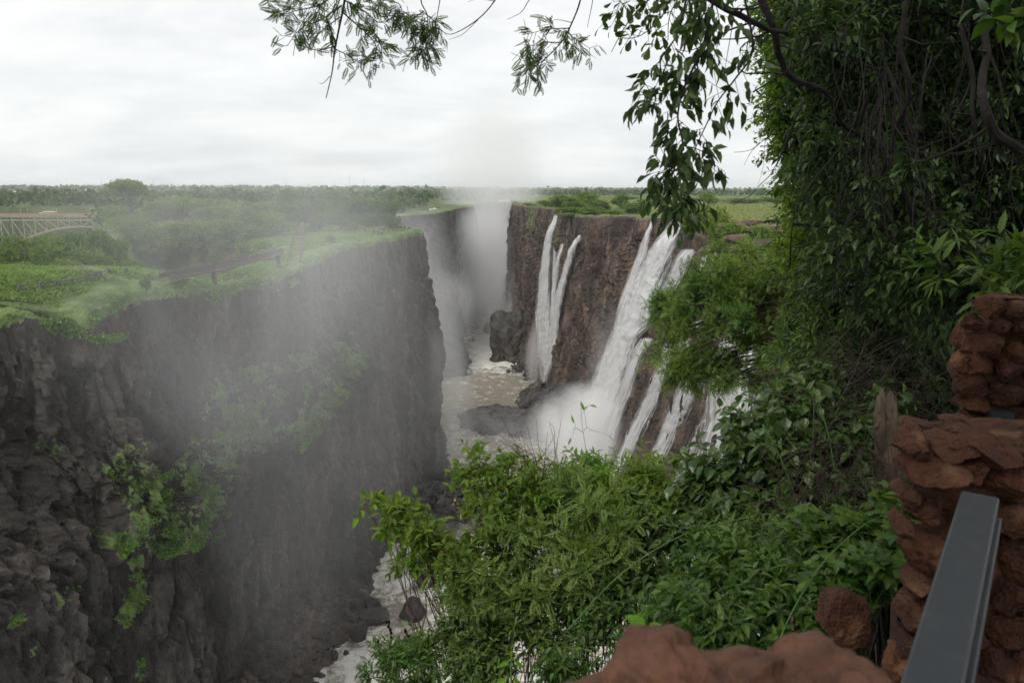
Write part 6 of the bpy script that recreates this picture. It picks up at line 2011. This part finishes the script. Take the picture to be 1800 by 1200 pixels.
PY = 2.9
x0, x1 = P(1690, 640, PY)[0], P(1690, 640, PY)[0] + .62
stones('stone_pillar', 'tall rust red stone pillar at the right edge', [((x0 + .02, PY + .02, -1.75), (x1, PY + .5, -.44))],
       [(1735, 541, PY, 54, 30, .07), (1784, 543, PY, 46, 28, .07), (1765, 527, PY + .1, 70, 16, .1), (1709, 566, PY, 32, 27, .06), (1756, 570, PY, 26, 30, .06), (1792, 575, PY, 42, 35, .07), (1722, 601, PY, 68, 40, .07), (1784, 618, PY, 38, 42, .07), (1752, 610, PY + .03, 20, 30, .05),
        (1712, 636, PY, 60, 42, .07), (1768, 652, PY, 50, 36, .07), (1705, 677, PY, 50, 44, .07), (1770, 692, PY, 58, 32, .07), (1742, 676, PY + .03, 24, 30, .05), (1705, 709, PY, 54, 30, .07), (1706, 734, PY, 52, 26, .07), (1782, 730, PY, 40, 28, .06), (1745, 640, PY + .03, 18, 24, .05),
        (1820, 560, PY, 30, 40, .07), (1822, 610, PY, 34, 40, .07), (1818, 660, PY, 34, 44, .07), (1820, 710, PY, 40, 40, .07), (1700, 590, PY + .15, 26, 60, .1), (1694, 650, PY + .15, 24, 60, .1)], 500, (x0 + .3, PY + .2, -1.75))
WY = 2.08
wx0 = P(1596, 950, WY)[0]
W_ = [(1604, 783, WY, 46, 62, .10), (1655, 762, WY + .16, 90, 34, .13), (1668, 785, WY, 80, 48, .11), (1730, 788, WY - .02, 78, 52, .12), (1640, 826, WY - .05, 96, 40, .12), (1775, 764, WY + .2, 84, 34, .14), (1758, 838, WY - .03, 86, 64, .12), (1700, 824, WY - .02, 60, 42, .10), (1790, 800, WY, 50, 60, .12), (1620, 750, WY + .3, 50, 20, .10), (1700, 748, WY + .3, 80, 20, .12),
      (1590, 862, WY, 36, 32, .09), (1625, 893, WY, 62, 58, .09), (1588, 925, WY, 30, 44, .08), (1622, 964, WY, 70, 80, .09), (1604, 1020, WY, 56, 44, .09), (1604, 1074, WY, 54, 60, .09), (1594, 1126, WY, 40, 60, .09), (1586, 1172, WY, 56, 70, .10), (1645, 1040, WY + .02, 50, 60, .08), (1650, 1110, WY, 50, 80, .09),
      (1680, 900, WY + .03, 50, 50, .08), (1690, 970, WY + .03, 60, 60, .08), (1700, 1040, WY + .03, 60, 60, .08), (1778, 900, WY, 66, 78, .10), (1782, 976, WY, 74, 66, .10), (1772, 1042, WY, 64, 60, .10), (1768, 1096, WY, 74, 60, .10), (1735, 1160, WY, 60, 70, .10), (1790, 1160, WY, 66, 70, .10), (1830, 930, WY, 40, 100, .10), (1830, 1050, WY, 40, 100, .10), (1640, 1190, WY, 60, 60, .1), (1700, 1110, WY, 50, 50, .08)]
stones('stone_wall', 'rust red rubble stone wall holding the end of the grey handrail', [((wx0 + .03, WY + .03, -1.75), (wx0 + .66, WY + .6, -.80)), ((wx0 + .04, WY + .06, -.90), (wx0 + .66, WY + .40, -.74))], W_, 600, (wx0 + .3, WY + .3, -1.75))

# near blurred wall top
root = thing('stone_wall', (.42, .72, -1.7), 'blurred rust brown top of the nearest wall at the bottom edge', 'stone wall')
mb = MB()
NYd = .74
for k, (u, v, Y, w_, h_, d_) in enumerate([(1190, 1240, NYd, 220, 190, .12), (1475, 1252, NYd, 190, 180, .11), (1335, 1262, NYd + .02, 280, 150, .11), (1075, 1285, NYd, 190, 110, .09), (1548, 1292, NYd, 90, 130, .08)]):
    c = P(u, v, Y)
    V, Fc = rock_geo(c, (w_ * Y / F * .62, d_, h_ * Y / F * .60), 720 + k, 5, 6, .16, rot=0)
    _, e_ = cells(V * 26, k)
    V = V + (.008 * fbm(V * 12, 4, k) + .011 * facets(V * 11, k)[0] + .004 * facets(V * 30, k)[0] - .007 * smooth(.25, .45, fbm(V * 40, 2, k + 9)))[:, None] * unit(V - c)
    mb.add(V, Fc)
mb.build('stonework', M['near_stone'], root, smoothf=True)
mm = MB(); V, Fc = ICO[4]; q = np.sign(V) * np.abs(V) ** .4
mm.add(np.array([.27, NYd + .06, -1.24]) + q * np.array([.23, .10, .60]), [Fc]); mm.build('mortar', M['mortar'], root)

# handrail
zt = -.735
A = np.array([.6385, 1.044, zt]); B = np.array([1.152, 1.780, zt])
A = A - (B - A) * .22
d = (B - A)[:2]; L = np.linalg.norm(d); ang = math.atan2(d[1], d[0]) - math.pi / 2
d3 = np.array([d[0], d[1], 0]) / np.linalg.norm(d)
c3 = (A + B) / 2
hr = thing('handrail', (A[0], A[1], -1.65), 'flat topped grey steel handrail running into the stone wall', 'handrail')
mb = MB(); mb.box(c3 - np.array([0, 0, .0225]), (.081, L, .045), rot=ang, bev=.005); mb.build('top_rail', M['steel'], hr)
nrm_ = np.array([math.cos(ang), math.sin(ang), 0])
mb = MB(); mb.box(c3 - np.array([0, 0, .078]) + nrm_ * .026, (.05, L - .02, .065), rot=ang, bev=.004); mb.build('lower_rail', M['steel'], hr)
mb = MB(); pc = c3 - d3 * (L * .30) + nrm_ * .02; mb.box((pc[0], pc[1], -1.38), (.05, .05, .54 * 2 + .09), rot=ang, bev=.003); mb.build('post', M['steel'], hr)
# small bracket on the pillar
c = P(1757, 733, PY - .06)
mb = MB(); mb.box(c, (.075, .05, .05), rot=.1, bev=.006); mb.box(c + np.array([0, -.02, -.0]), (.085, .012, .04), rot=.1, bev=.002)
tag(mb.build('bracket', M['steel'], base=c), 'small grey steel end piece sitting at the foot of the stone pillar', 'bracket')

# brown rock half hidden in the herbs
boulder(P(1482, 1092, 2.75), (.125, .12, .135), 810, 'rusty brown rock half hidden among herbs left of the stone wall', 4, 10, .14, 'stone')
bpy.context.scene.objects[-1] if False else None
rs = np.random.default_rng(15)
mb = MB()
for k in range(260):
    u, Y = rs.uniform(1420, 1600), rs.uniform(2.2, 3.4)
    g = np.array(gnd(u, Y, .008)); a = rs.uniform(0, 3.14); l = rs.uniform(.02, .08)
    dd = np.array([math.cos(a), math.sin(a), rs.normal() * .1]) * l
    mb.tube(np.array([g - dd, g + rs.normal(scale=.006, size=3) + np.array([0, 0, .006]), g + dd]), .0018, 4)
tag(mb.build('litter', M['twig_dead'], base=gnd(1500, 2.8)), 'fallen twigs on the dark soil by the wall', kind='stuff')
# ================================================================ haze and spray
t = NT('thin air haze')
pv = t.n('VolumePrincipled', Color=(.86, .90, .95), Density=.00008, Anisotropy=.2)
t.out(vol=pv.outputs[0])
mb = MB()
mb.box((0, 3600, -40), (16500, 7900, 158))
hz = mb.build('haze', t.m)
tag(hz, kind='stuff')


def mist(name, c, r, dens, label, scale=.03, soft=.9, thr=.40, stretch=(1, 1, .6), rot=(0, 0, 0), col=(.995, .997, 1.0)):
    t = NT('spray ' + name)
    p = t.n('TexCoord').outputs['Object']
    l = t.vmath('LENGTH', p)
    wp = t.wcoord(stretch)
    nb = t.noise(wp, scale * .45, 2, .5)
    l = t.math('ADD', l, t.math('MULTIPLY', t.math('SUBTRACT', nb, .62), 1.3))
    fall = t.math('MULTIPLY', t.step(l, 1.0, 1.0 - soft), t.step(t.vmath('LENGTH', p), 1.0, .75))
    fall = t.math('POWER', fall, 1.8)
    n = t.noise(wp, scale, 4, .6, 1.2)
    n = t.step(n, thr + .04, thr + .26)
    d = t.math('MULTIPLY', t.math('MULTIPLY', fall, t.math('ADD', t.math('MULTIPLY', n, .85), .15)), dens)
    pv = t.n('VolumePrincipled', Color=col, Density=d, Anisotropy=-.25)
    t.out(vol=pv.outputs[0])
    V, Fc = ICO[3]
    o = mesh_obj(name, V, [Fc], t.m, smoothf=True)
    o.location, o.scale, o.rotation_euler = c, r, rot
    tag(o, label, kind='stuff')
    return o


mist('mist', (2, 560, -92), (36, 50, 46), .030, 'white spray behind the huge boulder island', .03, .95, .34)
mist('mist', (26, 425, -62), (9, 30, 48), .018, 'thin spray clinging to the twin falls', .05, .95, .34, (1, 1, .35))
mist('mist', (42, 312, -72), (14, 28, 38), .022, 'light spray blowing off the lower half of the widest waterfall', .06, .95, .36, (1, 1, .5))
# rising column from the chasm, spray at the foot of the falls, and the veil drifting in front of the left wall
mist('mist', (-18, 800, 20), (74, 190, 100), .0085, 'thin white spray column rising above the far end of the gorge', .018, .95, .26)
mist('mist', (-16, 770, -62), (62, 190, 66), .020, 'dense white spray filling the far end of the gorge', .02, .95, .28)
mist('mist', (-22, 610, -60), (44, 120, 58), .012, 'grey spray filling the middle of the gorge', .02, .95, .34)
mist('mist', (20, 452, -100), (15, 42, 34), .05, 'white spray at the foot of the twin falls', .03, .95, .34)
mist('mist', (30, 318, -106), (31, 42, 29), .12, 'dense white spray at the foot of the main fall', .04, .95, .33)
mist('mist', (-6, 312, -108), (34, 40, 22), .018, 'thin spray drifting over the rock bar', .04, .95, .36)
mist('mist', (-27, 285, -78), (17, 42, 42), .018, 'pale spray climbing the tip of the left wall', .05, .95, .38, (1, 1, .35))
mist('mist', (-42, 345, -55), (30, 60, 62), .014, 'grey spray behind the tip of the left wall', .03, .95, .3)
mist('mist', (-40, 122, -13), (28, 66, 32), .0058, 'thin veil of spray drifting past the grassy ridge', .035, .95, .33, (1, 1, .5))
mist('mist', (-36, 170, -38), (26, 90, 76), .0030, 'faint veil of spray in front of the left wall', .03, .95, .3, (1, 1, .4))
mist('mist', (-110, 235, -8), (55, 70, 26), .0035, 'faint spray over the trees on the left bank', .03, .95, .3, (1, 1, .6))
# ================================================================ sky, light, camera
w = NT('World', world=True)
SC.world = w.m
EL, AZ = math.radians(50), math.radians(214)     # high, behind the camera
sky = w.n('TexSky', dict(sky_type='NISHITA', sun_disc=False, sun_elevation=EL, sun_rotation=AZ, air_density=1.2, dust_density=2.0))
g = w.n('TexCoord').outputs['Generated']
sep = w.n('SeparateXYZ', Vector=g)
zc = w.math('MAXIMUM', sep.outputs[2], 0.0)
den = w.math('ADD', zc, .22)
px = w.math('DIVIDE', sep.outputs[0], den)
py = w.math('DIVIDE', sep.outputs[1], den)
cv = w.n('CombineXYZ', X=px, Y=py, Z=0.0).outputs[0]
n1 = w.noise(w.vmath('MULTIPLY', cv, (.9, 1.2, 1)), 1.0, 7, .56, .5)
n2 = w.noise(w.vmath('MULTIPLY', w.vmath('ADD', cv, (7, 3, 0)), (2.6, 3.6, 1)), 1.0, 6, .6, .2)
nn = w.math('ADD', w.math('MULTIPLY', n1, .65), w.math('MULTIPLY', n2, .35))
cloud = w.ramp(nn, [(.36, (.56, .57, .585)), (.45, (.66, .665, .672)), (.53, (.735, .735, .73)), (.64, (.82, .815, .805))])
low = w.step(sep.outputs[2], .30, .0)
cloud = w.mixc(w.math('MULTIPLY', low, .35), cloud, (.64, .685, .70))
cl10 = w.n('VectorMath', dict(operation='SCALE'), i0=cloud)
cl10.inputs['Scale'].default_value = 10.0
colr = w.mixc(.93, sky.outputs[0], cl10.outputs[0])
bg = w.n('Background', Color=colr, Strength=.1)
w.out(bg.outputs[0])

sun = bpy.data.lights.new('sun', 'SUN')
sun.energy = 1.5
sun.angle = math.radians(22)
sun.color = (1.0, .965, .91)
so = bpy.data.objects.new('sun', sun)
COL.objects.link(so)
sd = Vector((math.sin(AZ) * math.cos(EL), math.cos(AZ) * math.cos(EL), math.sin(EL)))
so.rotation_euler = sd.to_track_quat('Z', 'Y').to_euler()
so.location = (0, -5, 60)

cam = bpy.data.cameras.new('camera')
co = bpy.data.objects.new('camera', cam)
COL.objects.link(co)
cam.sensor_width = 36
cam.lens = 27.0
cam.clip_start = .05
cam.clip_end = 30000
co.location = (0, 0, 0)
co.rotation_euler = (math.radians(90) - PITCH, 0, 0)
cam.dof.use_dof = True
cam.dof.focus_distance = 60
cam.dof.aperture_fstop = 6.5
SC.camera = co

SC.render.engine = 'CYCLES'
SC.view_settings.view_transform = 'Standard'
SC.view_settings.look = 'None'
SC.view_settings.exposure = 0.46
SC.view_settings.gamma = 1
SC.cycles.use_denoising = True
try:
    SC.cycles.denoiser = 'OPENIMAGEDENOISE'
except Exception:
    pass
SC.cycles.max_bounces = 18
SC.cycles.diffuse_bounces = 3
SC.cycles.glossy_bounces = 2
SC.cycles.transmission_bounces = 4
SC.cycles.transparent_max_bounces = 16
SC.cycles.volume_bounces = 16
SC.cycles.volume_max_steps = 128
SC.cycles.sample_clamp_indirect = 4
SC.cycles.use_adaptive_sampling = True
SC.cycles.adaptive_threshold = .02
